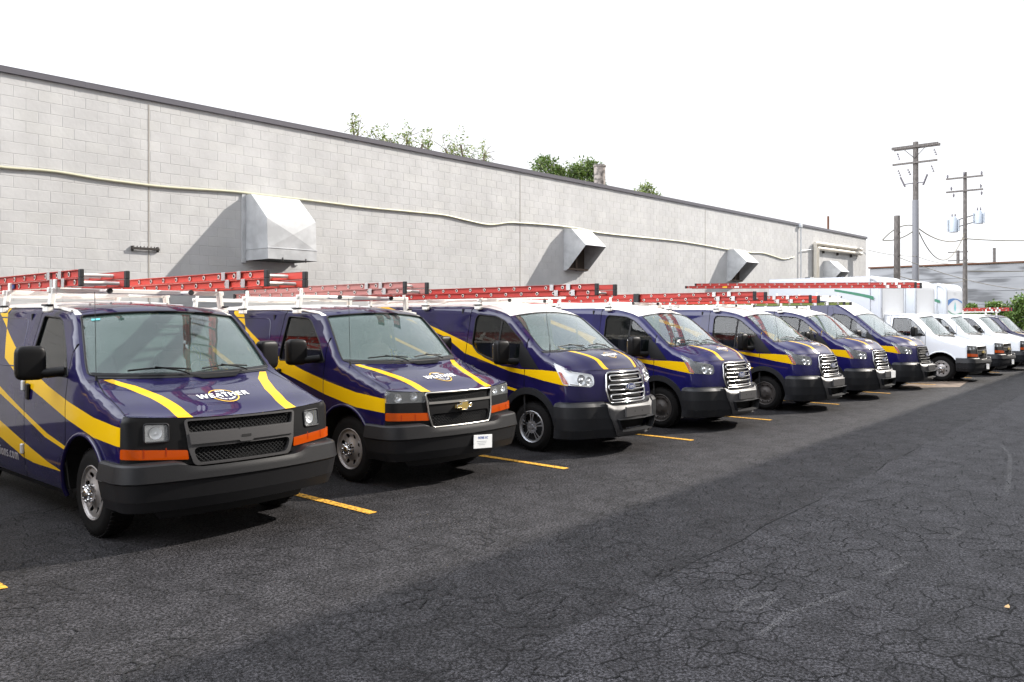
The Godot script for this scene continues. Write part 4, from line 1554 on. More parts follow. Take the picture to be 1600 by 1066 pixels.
func ladder_label(o: Node3D, z: float, c: Material, y := 0.037, l := 0.16) -> void:
	var w := absf(o.get_child(0).mesh.get_aabb().get_center().x)
	var m := MB.new()
	m.box(Vector3(-w - 0.006, y, z), Vector3(0.004, 0.045, l), 0.001)
	put("sticker", m, c, o)

# ------------------------------------------------------------------ the block building
func building() -> void:
	var x0 := -9.0
	var x1 := 46.4
	var h := 6.22
	var b := thing("block_building", Vector3(0, 0, WALL), "long windowless building of painted pale grey concrete blocks behind the vans", "building")
	var pm := mat("wall_paint", rgb8(192, 192, 192), 0.7)
	pm.albedo_texture = noise_tex(512, 0.004, [[0.2, 0.965], [0.8, 1.0]], 31)
	tri(pm, 0.2)
	pm.heightmap_enabled = false
	pm.normal_enabled = true
	pm.normal_texture = noise_tex(512, 0.08, [], 33, true, 4.0)
	pm.normal_scale = 0.05
	pm.detail_enabled = true
	pm.detail_blend_mode = BaseMaterial3D.BLEND_MODE_MUL
	pm.detail_albedo = noise_tex(512, 0.012, [[0.3, 0.965], [0.7, 1.0]], 32)
	pm.uv2_triplanar = true
	pm.uv2_world_triplanar = true
	pm.uv2_scale = Vector3(0.9, 0.12, 0.9)
	var pm2 := pm.duplicate() as StandardMaterial3D
	pm2.albedo_color = rgb8(191, 191, 191)
	var pm3 := pm.duplicate() as StandardMaterial3D
	pm3.albedo_color = rgb8(193, 193, 192)
	var tints := [pm, pm2, pm3]
	var core := MB.new()
	core.box(Vector3((x0 + x1) * 0.5, h * 0.5 - 0.01, -0.152), Vector3(x1 - x0, h - 0.02, 0.3))
	var wall := put("wall", core, pm, b)
	var sides := MB.new()
	sides.box(Vector3(x1 - 0.151, h * 0.5 - 0.01, -13.31), Vector3(0.3, h - 0.02, 26.0))
	sides.box(Vector3(x0 + 0.151, h * 0.5 - 0.01, -13.31), Vector3(0.3, h - 0.02, 26.0))
	sides.box(Vector3((x0 + x1) * 0.5, h * 0.5 - 0.01, -26.47), Vector3(x1 - x0, h - 0.02, 0.3))
	put("side_wall", sides, pm, b)
	var roof := MB.new()
	roof.box(Vector3((x0 + x1) * 0.5, h - 0.55, -13.3), Vector3(x1 - x0 - 0.62, 0.2, 25.9))
	put("roof", roof, mat("roof_felt", rgb8(120, 118, 116), 0.9), b)
	# blocks: 400 x 200 modules in running bond
	var shapes := []
	var rng := RandomNumberGenerator.new()
	rng.seed = 11
	for k in 3:
		var m := MB.new()
		var w := 0.2016
		var hh := 0.0985
		var d := 0.0012 + 0.0003 * k
		var c := 0.005
		var f := [Vector3(-w + c, -hh + c, d), Vector3(w - c, -hh + c, d), Vector3(w - c, hh - c, d), Vector3(-w + c, hh - c, d)]
		var e := [Vector3(-w, -hh, -0.002), Vector3(w, -hh, -0.002), Vector3(w, hh, -0.002), Vector3(-w, hh, -0.002)]
		m.flat(f, Vector3(0, 0, 1))
		for i in 4:
			var n := (i + 1) % 4
			var mid: Vector3 = (f[i] + f[n]) * 0.5
			m.flat([f[i], f[n], e[n], e[i]], Vector3(mid.x, mid.y * 4, 0.4))
		shapes.append(m.mesh())
	var near := []
	var rest := []
	for r in 31:
		var y := 0.1 + r * 0.2005
		var n := int((x1 - x0) / 0.4064)
		for c in n:
			var x := x0 + 0.2032 + c * 0.4064 + (0.2032 if r % 2 else 0.0)
			if x + 0.2 > x1:
				continue
			var p := Vector3(x, y, rng.randf_range(-0.0006, 0.0006))
			if x > 4.1 and y > 2.35 and y < h - 0.05:
				near.append([x, p])
			else:
				rest.append(p)
	near.sort_custom(func(a, c): return a[0] < c[0])
	for i in near.size():
		if i < 295:
			put("block", shapes[rng.randi() % 3], tints[rng.randi() % 3], wall, near[i][1])
		else:
			rest.append(near[i][1])
	for k in 3:
		var mm := MultiMesh.new()
		mm.transform_format = MultiMesh.TRANSFORM_3D
		mm.mesh = shapes[k]
		var mine := []
		for i in rest.size():
			if i % 3 == k:
				mine.append(rest[i])
		mm.instance_count = mine.size()
		for i in mine.size():
			mm.set_instance_transform(i, Transform3D(Basis.IDENTITY, mine[i]))
		var mi := MultiMeshInstance3D.new()
		mi.name = "more_blocks" if k == 0 else "more_blocks_%03d" % k
		mi.multimesh = mm
		mi.material_override = tints[k]
		mi.set_meta("kind", "stuff")
		wall.add_child(mi)
	# parapet flashing in lengths
	var fl := mat("flashing", rgb8(104, 102, 108), 0.32, 0.35)
	var xx := x0
	while xx < x1:
		var l := minf(3.05, x1 - xx + 0.03)
		var m := MB.new()
		m.box(Vector3(xx + l * 0.5, h + 0.035, 0.02), Vector3(l - 0.006, 0.11, 0.07), 0.008)
		m.box(Vector3(xx + l * 0.5, h + 0.092, -0.14), Vector3(l - 0.006, 0.012, 0.39), 0.003)
		put("flashing", m, fl, b)
		var jm := MB.new()
		jm.box(Vector3(xx + l, h + 0.035, 0.022), Vector3(0.06, 0.115, 0.072), 0.004)
		put("flashing_joint", jm, fl, b)
		xx += 3.05
	# expansion joints
	var ck := mat("caulk", rgb8(150, 146, 140), 0.8)
	for x in [7.43, 18.42, 29.2]:
		var m := MB.new()
		m.box(Vector3(x, h * 0.5 - 0.04, 0.0025), Vector3(0.03, h - 0.1, 0.008), 0.002)
		put("expansion_joint", m, ck, b)
	# cable that sags along the wall
	var cm := mat("cable_jacket", rgb8(186, 184, 160), 0.4, 0.1)
	var pts := [[1.5, 4.55], [4.82, 4.54], [5.65, 4.575], [6.55, 4.535], [7.43, 4.528], [9.53, 4.61], [10.93, 4.615], [12.55, 4.61], [14.17, 4.64], [15.29, 4.66], [16.1, 4.6], [17.0, 4.545], [18.07, 4.69], [20.82, 4.77], [22.27, 4.71], [24.69, 4.735], [27.23, 4.77], [29.4, 4.73], [30.89, 4.69], [32.94, 4.68], [34.0, 4.72], [34.93, 4.66], [36.03, 4.57], [37.2, 4.72]]
	var path := []
	var kx := pts
	for i in 190:
		var x := lerpf(1.5, 37.2, i / 189.0)
		path.append(Vector3(x, MB.kc(kx, x), WALL + 0.03))
	var cb := MB.new()
	cb.tube(path, 0.027, 8)
	tag(put("wall_cable", cb, cm), "thick pale yellow cable sagging along the grey block wall", "cable")
	# peg bracket
	var pb := thing("wall_bracket", Vector3(7.35, 3.27, WALL), "small metal peg bracket on the wall near the first joint", "bracket")
	var m1 := MB.new()
	m1.box(Vector3(0, 0, 0.05), Vector3(0.55, 0.05, 0.03), 0.006)
	put("bar", m1, M["dark_steel"], pb)
	for i in 8:
		var pg := MB.new()
		pg.tube([Vector3(-0.24 + i * 0.068, 0.02, 0.05), Vector3(-0.24 + i * 0.068, 0.05, 0.075)], 0.012, 6)
		put("peg", pg, M["steel"], pb)
	for s in [-1.0, 1.0]:
		var pg := MB.new()
		pg.box(Vector3(s * 0.25, 0, 0.02), Vector3(0.04, 0.1, 0.05), 0.005)
		put("mount", pg, M["dark_steel"], pb)
	hoods()
	# services at the far end
	var sv := thing("wall_pipes", Vector3(0, 0, WALL), "bundle of pale pipes running up and along the far end of the wall", "pipes")
	var pw := mat("pipe_paint", rgb8(206, 200, 188), 0.45)
	for k in [[39.35, 5.5, 0.09], [39.6, 5.27, 0.09]]:
		var p := MB.new()
		p.tube([Vector3(k[0], 0.3, 0.14), Vector3(k[0], k[1] - 0.08, 0.14), Vector3(k[0] + 0.02, k[1] - 0.02, 0.14), Vector3(k[0] + 0.08, k[1], 0.14), Vector3(45.3, k[1] + 0.05, 0.14)], k[2], 10)
		put("pipe", p, pw, sv)
	for x in [40.5, 42.3, 44.1]:
		var p := MB.new()
		p.box(Vector3(x, 5.33, 0.06), Vector3(0.06, 0.5, 0.12), 0.01)
		put("clamp", p, M["dark_steel"], sv)
	var cp := MB.new()
	cp.box(Vector3(38.75, 2.6, 0.12), Vector3(0.5, 2.5, 0.24), 0.02)
	put("cabinet", cp, mat("cabinet_grey", rgb8(140, 144, 148), 0.5), sv)
	var rp := MB.new()
	rp.tube([Vector3(37.86, 0.2, WALL + 0.08), Vector3(37.86, 6.3, WALL + 0.08)], 0.03, 8)
	rp.box(Vector3(37.8, 6.2, WALL + 0.08), Vector3(0.22, 0.16, 0.14), 0.02)
	rp.tube([Vector3(37.9, 5.05, WALL + 0.07), Vector3(39.2, 5.2, WALL + 0.07)], 0.02, 6)
	tag(put("wall_conduit", rp, M["box_trim"]), "thin upright conduit on the wall left of the pale pipes", "conduit")
	# roof stack and vent
	var st := MB.new()
	st.lathe([Vector2(0.0, 2.25), Vector2(0.23, 2.25), Vector2(0.25, 2.25), Vector2(0.25, 2.18), Vector2(0.225, 2.17), Vector2(0.22, 0.0)], Vector3(26.4, 5.6, -19.5), Vector3.UP, 24)
	var sm := mat("stack_metal", rgb8(160, 150, 143), 0.6, 0.2)
	sm.albedo_texture = noise_tex(256, 0.015, [[0.3, 0.55], [0.5, 0.85], [0.8, 1.0]], 44)
	tri(sm, 1.2)
	tag(put("roof_stack", st, sm), "short rusty metal flue standing on the roof edge", "flue")
	var vp := MB.new()
	vp.tube([Vector3(44.0, 5.6, -17.6), Vector3(44.0, 7.3, -17.6)], 0.06, 8)
	tag(put("vent_pipe", vp, M["rust"]), "thin brown vent pole on the roof above the pale pipes", "pole")

func prism(prof: Array, xa: float, xb: float) -> MB:
	var m := MB.new()
	var c := Vector2.ZERO
	for p in prof:
		c += Vector2(p[0], p[1]) / prof.size()
	for i in prof.size():
		var a: Array = prof[i]
		var b: Array = prof[(i + 1) % prof.size()]
		var mid := Vector2((a[0] + b[0]) * 0.5, (a[1] + b[1]) * 0.5) - c
		var nrm := Vector2(b[1] - a[1], a[0] - b[0])
		if nrm.dot(mid) < 0.0: nrm = -nrm
		m.flat([Vector3(xa, a[1], a[0]), Vector3(xb, a[1], a[0]), Vector3(xb, b[1], b[0]), Vector3(xa, b[1], b[0])], Vector3(0, nrm.y, nrm.x))
	for x in [xa, xb]:
		var ring := []
		for p in prof:
			ring.append(Vector3(x, p[1], p[0]))
		m.flat(ring, Vector3(1 if x == maxf(xa, xb) else -1, 0, 0))
	return m

func hoods() -> void:
	var sheet := mat("hood_metal", rgb8(196, 198, 200), 0.42, 0.15)
	sheet.albedo_texture = noise_tex(256, 0.01, [[0.25, 0.9], [0.7, 1.0]], 51)
	tri(sheet, 0.7)
	# the big closed hood with creased faces
	var h := thing("vent_hood", Vector3(9.53, 3.15, WALL), "large closed pale metal vent hood with creased faces", "vent hood", "vent hoods on the block wall")
	var w := 1.2
	var pf := [[0.0, 0.0], [0.0, 1.42], [0.235, 1.42], [0.87, 0.86], [0.9, 0.03], [0.9, 0.0]]
	var body := MB.new()
	for x in [0.0, w]:
		var ring := []
		for p in pf:
			ring.append(Vector3(x, p[1], p[0]))
		body.flat(ring, Vector3(1 if x > 0 else -1, 0, 0))
	body.flat([Vector3(0, 1.42, 0), Vector3(w, 1.42, 0), Vector3(w, 1.42, 0.235), Vector3(0, 1.42, 0.235)], Vector3.UP)
	for q in [[[0.235, 1.42], [0.87, 0.86], Vector3(0, 0.66, 0.75)], [[0.87, 0.86], [0.895, 0.23], Vector3(0, 0.04, 1.0)]]:
		var c: Vector3 = Vector3(w * 0.5, (q[0][1] + q[1][1]) * 0.5, (q[0][0] + q[1][0]) * 0.5) + q[2] * 0.035
		var k := [Vector3(0, q[0][1], q[0][0]), Vector3(w, q[0][1], q[0][0]), Vector3(w, q[1][1], q[1][0]), Vector3(0, q[1][1], q[1][0])]
		for i in 4:
			body.flat([k[i], k[(i + 1) % 4], c], q[2])
	put("hood_body", body, sheet, h)
	var skirt := MB.new()
	skirt.box(Vector3(w * 0.5, 0.115, 0.9), Vector3(w + 0.01, 0.225, 0.016), 0.004)
	put("hood_skirt", skirt, sheet, h)
	var seam := MB.new()
	seam.box(Vector3(w * 0.5, 0.236, 0.902), Vector3(w + 0.02, 0.016, 0.03), 0.004)
	seam.box(Vector3(-0.004, 0.236, 0.45), Vector3(0.014, 0.016, 0.9), 0.003)
	put("hood_seam", seam, sheet, h)
	var fl := MB.new()
	fl.box(Vector3(-0.05, 0.7, 0.02), Vector3(0.1, 1.5, 0.03), 0.006)
	fl.box(Vector3(w + 0.05, 0.7, 0.02), Vector3(0.1, 1.5, 0.03), 0.006)
	put("wall_flange", fl, sheet, h)
	for x in [0.35, 0.92]:
		var cl := MB.new()
		cl.box(Vector3(x, 0.0, 0.91), Vector3(0.02, 0.09, 0.02), 0.003)
		put("clip", cl, M["dark_steel"], h)
	var ud := MB.new()
	ud.box(Vector3(w * 0.5, 0.012, 0.45), Vector3(w - 0.03, 0.02, 0.85))
	put("underside_grille", ud, M["dark"], h)
	# the open hoods
	var g := thing("vent_hood", Vector3(20.45, 3.4, WALL), "open-mouthed grey metal vent hood above the red ladders midway along the wall", "vent hood", "vent hoods on the block wall")
	var pg := [[0.0, 0.0], [0.0, 1.29], [0.3, 1.29], [0.875, 0.75], [0.2, 0.06], [0.1, 0.0]]
	for x in [0.0, 1.04]:
		put("side_sheet", prism(pg, x, x + (0.012 if x == 0.0 else -0.012)), sheet, g)
	var tp := MB.new()
	tp.flat([Vector3(0, 1.292, 0), Vector3(1.04, 1.292, 0), Vector3(1.04, 1.292, 0.3), Vector3(0, 1.292, 0.3)], Vector3.UP)
	tp.flat([Vector3(0, 1.292, 0.3), Vector3(1.04, 1.292, 0.3), Vector3(1.04, 0.752, 0.877), Vector3(0, 0.752, 0.877)], Vector3(0, 1, 1))
	put("top_sheet", tp, sheet, g)
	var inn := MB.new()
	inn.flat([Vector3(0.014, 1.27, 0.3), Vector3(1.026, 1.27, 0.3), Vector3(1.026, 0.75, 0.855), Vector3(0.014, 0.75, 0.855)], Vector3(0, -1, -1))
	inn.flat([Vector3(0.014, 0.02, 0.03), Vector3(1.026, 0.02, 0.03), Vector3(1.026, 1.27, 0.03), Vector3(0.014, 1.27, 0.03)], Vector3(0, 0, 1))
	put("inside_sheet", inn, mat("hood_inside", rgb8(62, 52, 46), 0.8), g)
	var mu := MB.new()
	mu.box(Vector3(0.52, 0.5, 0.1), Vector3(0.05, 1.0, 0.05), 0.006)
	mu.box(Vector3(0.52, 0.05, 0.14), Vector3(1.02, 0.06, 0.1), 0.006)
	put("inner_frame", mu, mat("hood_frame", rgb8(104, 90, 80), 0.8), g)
	copy(g, "vent_hood", Vector3(30.93, 3.4, WALL), "open-mouthed grey vent hood between the third wall joint and the midway hood")
	copy(g, "vent_hood", Vector3(40.65, 3.43, WALL), "open-mouthed grey vent hood below the pale horizontal pipes")

# ------------------------------------------------------------------ ground
func ground() -> void:
	var m := mat("asphalt", rgb8(83, 81, 84), 0.6, 0.0, {"metallic_specular": 0.3})
	m.albedo_texture = noise_tex(1024, 0.055, [[0.3, 0.12], [0.4, 0.4], [0.5, 0.62], [0.6, 0.82], [0.7, 1.0]], 3, false, 1, FastNoiseLite.TYPE_SIMPLEX_SMOOTH, 4, 0.95)
	m.normal_enabled = true
	m.normal_texture = noise_tex(1024, 0.06, [], 4, true, 7.0, FastNoiseLite.TYPE_SIMPLEX_SMOOTH, 4, 0.8)
	m.normal_scale = 0.9
	tri(m, 0.55)
	m.detail_enabled = true
	m.detail_blend_mode = BaseMaterial3D.BLEND_MODE_MUL
	m.detail_albedo = noise_tex(512, 0.008, [[0.2, 0.8], [0.5, 0.92], [0.8, 1.0]], 9)
	m.uv2_triplanar = true
	m.uv2_world_triplanar = true
	m.uv2_scale = Vector3.ONE * 0.11
	var lane := m.duplicate() as StandardMaterial3D
	lane.albedo_color = rgb8(97, 95, 99)
	M["lane"] = lane
	var p := PlaneMesh.new()
	p.size = Vector2(600, 600)
	tag(put("ground", p, m), "dark cracked asphalt of the parking lot", "", "", "structure")
	var l := MB.new()
	var e := []
	var rng := RandomNumberGenerator.new()
	rng.seed = 77
	for i in 60:
		var x := -6.0 + i * 0.7
		e.append(Vector3(x, 0.004, -3.02 - 0.078 * (x - 1.5) + rng.randf_range(-0.05, 0.05)))
	for i in 59:
		l.flat([e[i], e[i + 1], Vector3(e[i + 1].x, 0.004, 1.5), Vector3(e[i].x, 0.004, 1.5)], Vector3.UP)
	tag(put("driving_lane", l, lane), "slightly paler strip of asphalt along the driving lane", "", "", "structure")
	var edge := []
	for q in e:
		edge.append(q)
	cracks(edge)
	# stall lines
	var yp := mat("line_paint", rgb8(222, 166, 52), 0.7)
	yp.albedo_texture = noise_tex(512, 0.05, [[0.3, 0.55], [0.42, 0.95], [0.6, 1.0]], 13)
	tri(yp, 0.8)
	var ends := [-6.62, -6.53, -6.66, -6.76, -7.02, -7.2, -7.3, -7.3, -7.3, -7.3]
	for i in 10:
		var x: float = [1.93, 5.14, 8.31, 11.57, 14.86, 18.6, 22.2, 26.0, 29.8, 33.4][i]
		var b := MB.new()
		b.box(Vector3(x, 0.006, (ends[i] - 12.0) * 0.5), Vector3(0.105, 0.004, 12.0 + ends[i]), 0.0)
		tag(put("parking_line", b, yp), "", "", "painted stall lines", "structure")
	# pale repair patch and scuffs
	var rp := MB.new()
	rp.flat([Vector3(23.98, 0.004, -7.73), Vector3(26.46, 0.004, -8.08), Vector3(28.46, 0.004, -7.03), Vector3(25.62, 0.004, -6.57)], Vector3.UP)
	var rm := mat("patch_concrete", rgb8(128, 112, 98), 0.9)
	rm.albedo_texture = M["asphalt"].detail_albedo
	tri(rm, 0.5)
	tag(put("ground_patch", rp, rm), "pale tan repair patch in the asphalt before the first white truck", "", "", "structure")
	var sc := mat("scuff", rgb8(150, 148, 148), 0.9, 0.0, {"transparency": BaseMaterial3D.TRANSPARENCY_ALPHA})
	sc.albedo_texture = scuff_image()
	for s in [[[13.1, -4.2], [14.0, -3.9], [14.6, -3.4], [14.3, -3.1], [13.2, -2.75], [11.6, -2.42], [10.4, -2.2]], [[4.7, -2.3], [5.2, -2.33], [5.9, -2.2]], [[6.4, -2.17], [6.9, -2.14]], [[7.9, -2.1], [8.3, -2.09]], [[5.0, -2.62], [5.25, -2.66], [5.5, -2.6]], [[5.05, -2.56], [5.2, -2.5], [5.42, -2.53]]]:
		var mb := MB.new()
		var cv := Curve3D.new()
		for q in s:
			cv.add_point(Vector3(q[0], 0.009, q[1]))
		var n := 40
		var len_ := cv.get_baked_length()
		for i in n:
			var a := cv.sample_baked(len_ * i / n)
			var c := cv.sample_baked(len_ * (i + 1) / n)
			var d := (c - a).normalized().cross(Vector3.UP) * 0.03
			var o := mb.v.size()
			for r in [[a - d, 0.0, i], [a + d, 1.0, i], [c + d, 1.0, i + 1], [c - d, 0.0, i + 1]]:
				mb.vert(r[0], Vector3.UP, Vector2(r[1], r[2] * len_ / n))
			mb.face(o, o + 1, o + 2)
			mb.face(o, o + 2, o + 3)
		tag(put("scuff_mark", mb, sc), "", "", "pale scuffs on the driving lane", "structure")
	var lf := MB.new()
	lf.patch(func(q: Vector2) -> Vector3: return Vector3(6.25 + q.x, 0.012 + 6.0 * q.x * q.x + 3.0 * q.y * q.y, -1.32 + q.y), poly([[-0.03, 0.0], [-0.01, 0.016], [0.02, 0.012], [0.04, 0.0], [0.02, -0.014], [-0.012, -0.016]]), [], Vector2(0.01, 0.01))
	tag(put("fallen_leaf", lf, mat("dry_leaf", rgb8(196, 160, 112), 0.7)), "small dry tan leaf lying on the empty driving lane", "leaf")

func scuff_image() -> ImageTexture:
	var rng := RandomNumberGenerator.new()
	rng.seed = 5
	var im := Image.create(64, 512, false, Image.FORMAT_RGBA8)
	var f := FastNoiseLite.new()
	f.seed = 8
	f.frequency = 0.05
	for y in 512:
		for x in 64:
			var e := 1.0 - absf(x - 31.5) / 32.0
			var a := clampf((f.get_noise_2d(x * 1.5, y) * 2.0 + 0.1) * e * 1.1, 0.0, 0.3)
			if rng.randf() < 0.3: a *= 0.3
			im.set_pixel(x, y, Color(1, 1, 1, a))
	return ImageTexture.create_from_image(im)

func cracks(edge: Array) -> void:
	var rng := RandomNumberGenerator.new()
	rng.seed = 2024
	var f := FastNoiseLite.new()
	f.seed = 6
	f.frequency = 0.35
	var pts := PackedVector2Array()
	var add := func(xa: float, xb: float, za: float, zb: float, st: float) -> void:
		var x := xa
		while x < xb:
			var z := za
			while z < zb:
				pts.append(Vector2(x + rng.randf_range(-0.48, 0.48) * st, z + rng.randf_range(-0.48, 0.48) * st))
				z += st
			x += st
	add.call(0.5, 9.0, -2.4, 1.0, 0.24)
	add.call(9.0, 18.0, -2.4, 0.0, 0.3)
	add.call(0.5, 9.0, -9.0, -2.4, 0.15)
	add.call(9.0, 18.0, -9.0, -2.4, 0.22)
	add.call(18.0, 34.0, -9.0, 0.0, 0.55)
	var t := Geometry2D.triangulate_delaunay(pts)
	var cen := PackedVector2Array()
	var ok := []
	var by := {}
	for i in t.size() / 3:
		var a := pts[t[i * 3]]
		var b := pts[t[i * 3 + 1]]
		var c := pts[t[i * 3 + 2]]
		var d := 2.0 * (a.x * (b.y - c.y) + b.x * (c.y - a.y) + c.x * (a.y - b.y))
		var q := (a + b + c) / 3.0
		if absf(d) > 1e-5:
			var u := Vector2((a.length_squared() * (b.y - c.y) + b.length_squared() * (c.y - a.y) + c.length_squared() * (a.y - b.y)) / d, (a.length_squared() * (c.x - b.x) + b.length_squared() * (a.x - c.x) + c.length_squared() * (b.x - a.x)) / d)
			if u.distance_to(q) < 0.35:
				q = u.lerp(q, 0.3)
		cen.append(q)
		for k in 3:
			var p: int = t[i * 3 + k]
			var r: int = t[i * 3 + (k + 1) % 3]
			var key := Vector2i(mini(p, r), maxi(p, r))
			if by.has(key):
				by[key].append(i)
			else:
				by[key] = [i]
	var m := MB.new()
	for key in by:
		var e: Array = by[key]
		if e.size() < 2:
			continue
		var a := cen[e[0]]
		var b := cen[e[1]]
		var l := a.distance_to(b)
		if l < 0.015 or l > 1.1:
			continue
		var nv := f.get_noise_2d((a.x + b.x) * 1.2, (a.y + b.y) * 1.2) + 0.35 * rng.randf_range(-1, 1)
		if rng.randf() < 0.16 or nv < (-0.42 if a.y > -4.7 else -0.38):
			continue
		var near := a.y > -4.7
		var wide := (0.0015 + pow(maxf(0.0, nv + 0.2), 1.5) * 0.005 + (0.0004 if near else 0.0)) * (1.0 if near else 1.0)
		var n := clampi(ceili(l / 0.035), 2, 12)
		var d := (b - a) / l
		var s := Vector2(-d.y, d.x)
		var o := m.v.size()
		var j0 := rng.randf() * 100.0
		for i in n + 1:
			var u := float(i) / n
			var c := a.lerp(b, u) + s * sin(PI * u) * (f.get_noise_1d((j0 + u * l * 9.0) * 3.0) * 0.2 * l + rng.randf_range(-0.006, 0.006))
			var w := wide * rng.randf_range(0.45, 1.3) + 0.0008
			m.vert(Vector3(c.x - s.x * w, 0.0075, c.y - s.y * w), Vector3.UP)
			m.vert(Vector3(c.x + s.x * w, 0.0075, c.y + s.y * w), Vector3.UP)
		for i in n:
			m.face(o + i * 2, o + i * 2 + 1, o + i * 2 + 3)
			m.face(o + i * 2, o + i * 2 + 3, o + i * 2 + 2)
	# the long joint along the paler lane
	for i in edge.size() - 1:
		var a: Vector3 = edge[i]
		var b: Vector3 = edge[i + 1]
		if rng.randf() < 0.6:
			continue
		var o := m.v.size()
		var w := rng.randf_range(0.001, 0.006)
		for q in [a + Vector3(0, 0.0035, -w), a + Vector3(0, 0.0035, w), b + Vector3(0, 0.0035, w), b + Vector3(0, 0.0035, -w)]:
			m.vert(q, Vector3.UP)
		m.face(o, o + 1, o + 2)
		m.face(o, o + 2, o + 3)
	tag(put("asphalt_cracks", m, mat("crack", rgb8(9, 9, 10), 1.0)), "network of fine dark cracks in the asphalt", "cracks", "", "stuff")

# ------------------------------------------------------------------ trees, poles, far wall
func leaf_mesh() -> ArrayMesh:
	var m := MB.new()
	var pr := [[-0.5, 0.0], [-0.2, 0.2], [0.15, 0.17], [0.5, 0.0], [0.15, -0.17], [-0.2, -0.2]]
	var r := []
	for p in pr:
		r.append(Vector3(p[0], absf(p[1]) * 0.25, p[1]))
	m.flat([r[0], r[1], r[2], r[3]], Vector3.UP)
	m.flat([r[0], r[3], r[4], r[5]], Vector3.UP)
	return m.mesh()

func tree(at: Vector3, clumps: Array, trunk_r: float, leaf: float, per_: int, col: Color, seed_: int, label: String, called := "tree", shoots := false, cat := "tree", group := "trees showing above the wall") -> void:
	var o := thing(called, at, label, cat, group)
	var rng := RandomNumberGenerator.new()
	rng.seed = seed_
	var wood := MB.new()
	if trunk_r > 0.0:
		var topc: Vector3 = clumps[0][0]
		wood.tube([Vector3.ZERO, Vector3(0.05, topc.y * 0.4, 0), Vector3(-0.05, topc.y * 0.75, 0.05)], trunk_r, 8)
	if not cache.has("leaf"):
		cache["leaf"] = leaf_mesh()
	var xf: Array[Transform3D] = []
	var per := per_ * (2 if shoots else 3)
	var cols := []
	for c in clumps:
		var cp: Vector3 = c[0]
		var cr: float = c[1]
		var base := Vector3(0, cp.y * 0.6, 0) if not shoots else Vector3(cp.x + rng.randf_range(-0.3, 0.3), cp.y - cr * 2.0, cp.z)
		wood.tube([base, base.lerp(cp, 0.5) + Vector3(rng.randf_range(-0.2, 0.2), 0.1, 0) * cr, cp], 0.03 + 0.02 * cr, 5)
		for k in 4:
			var d := Vector3(rng.randfn(), rng.randfn(), rng.randfn()).normalized()
			wood.tube([cp, cp + d * cr * 0.85], 0.014, 4)
		for i in per:
			var p: Vector3
			if shoots:
				var t := rng.randf()
				p = base.lerp(cp + Vector3(0, cr, 0), t) + Vector3(rng.randfn(), rng.randfn() * 0.6, rng.randfn()) * (0.12 + 0.3 * (1.0 - t)) * cr
			else:
				# leaf tufts gathered round a few twigs
				var q := float(int(i / 16.0))
				var tw := Vector3(sin(q * 12.9), cos(q * 7.7), sin(q * 4.1 + 1.0)).normalized() * (0.45 + 0.55 * absf(sin(q * 3.3)))
				p = cp + (tw * Vector3(1, 0.8, 1) * cr * 0.8) + Vector3(rng.randfn(), rng.randfn(), rng.randfn()) * cr * 0.2
			var bs := Basis(Vector3(rng.randfn(), rng.randfn(), rng.randfn()).normalized(), rng.randf() * TAU).scaled(Vector3.ONE * leaf * rng.randf_range(0.6, 1.3))
			xf.append(Transform3D(bs, p))
			var v := rng.randf_range(0.55, 1.25)
			cols.append(Color(col.r * v * rng.randf_range(0.85, 1.2), col.g * v, col.b * v))
	var mm := MultiMesh.new()
	mm.transform_format = MultiMesh.TRANSFORM_3D
	mm.use_colors = true
	mm.mesh = cache["leaf"]
	mm.instance_count = xf.size()
	for i in xf.size():
		mm.set_instance_transform(i, xf[i])
		mm.set_instance_color(i, cols[i])
	var mi := MultiMeshInstance3D.new()
	mi.name = "crown"
	mi.multimesh = mm
	mi.material_override = M["leaf"]
	mi.set_meta("kind", "stuff")
	o.add_child(mi)
	put("trunk", wood, M["bark"], o)

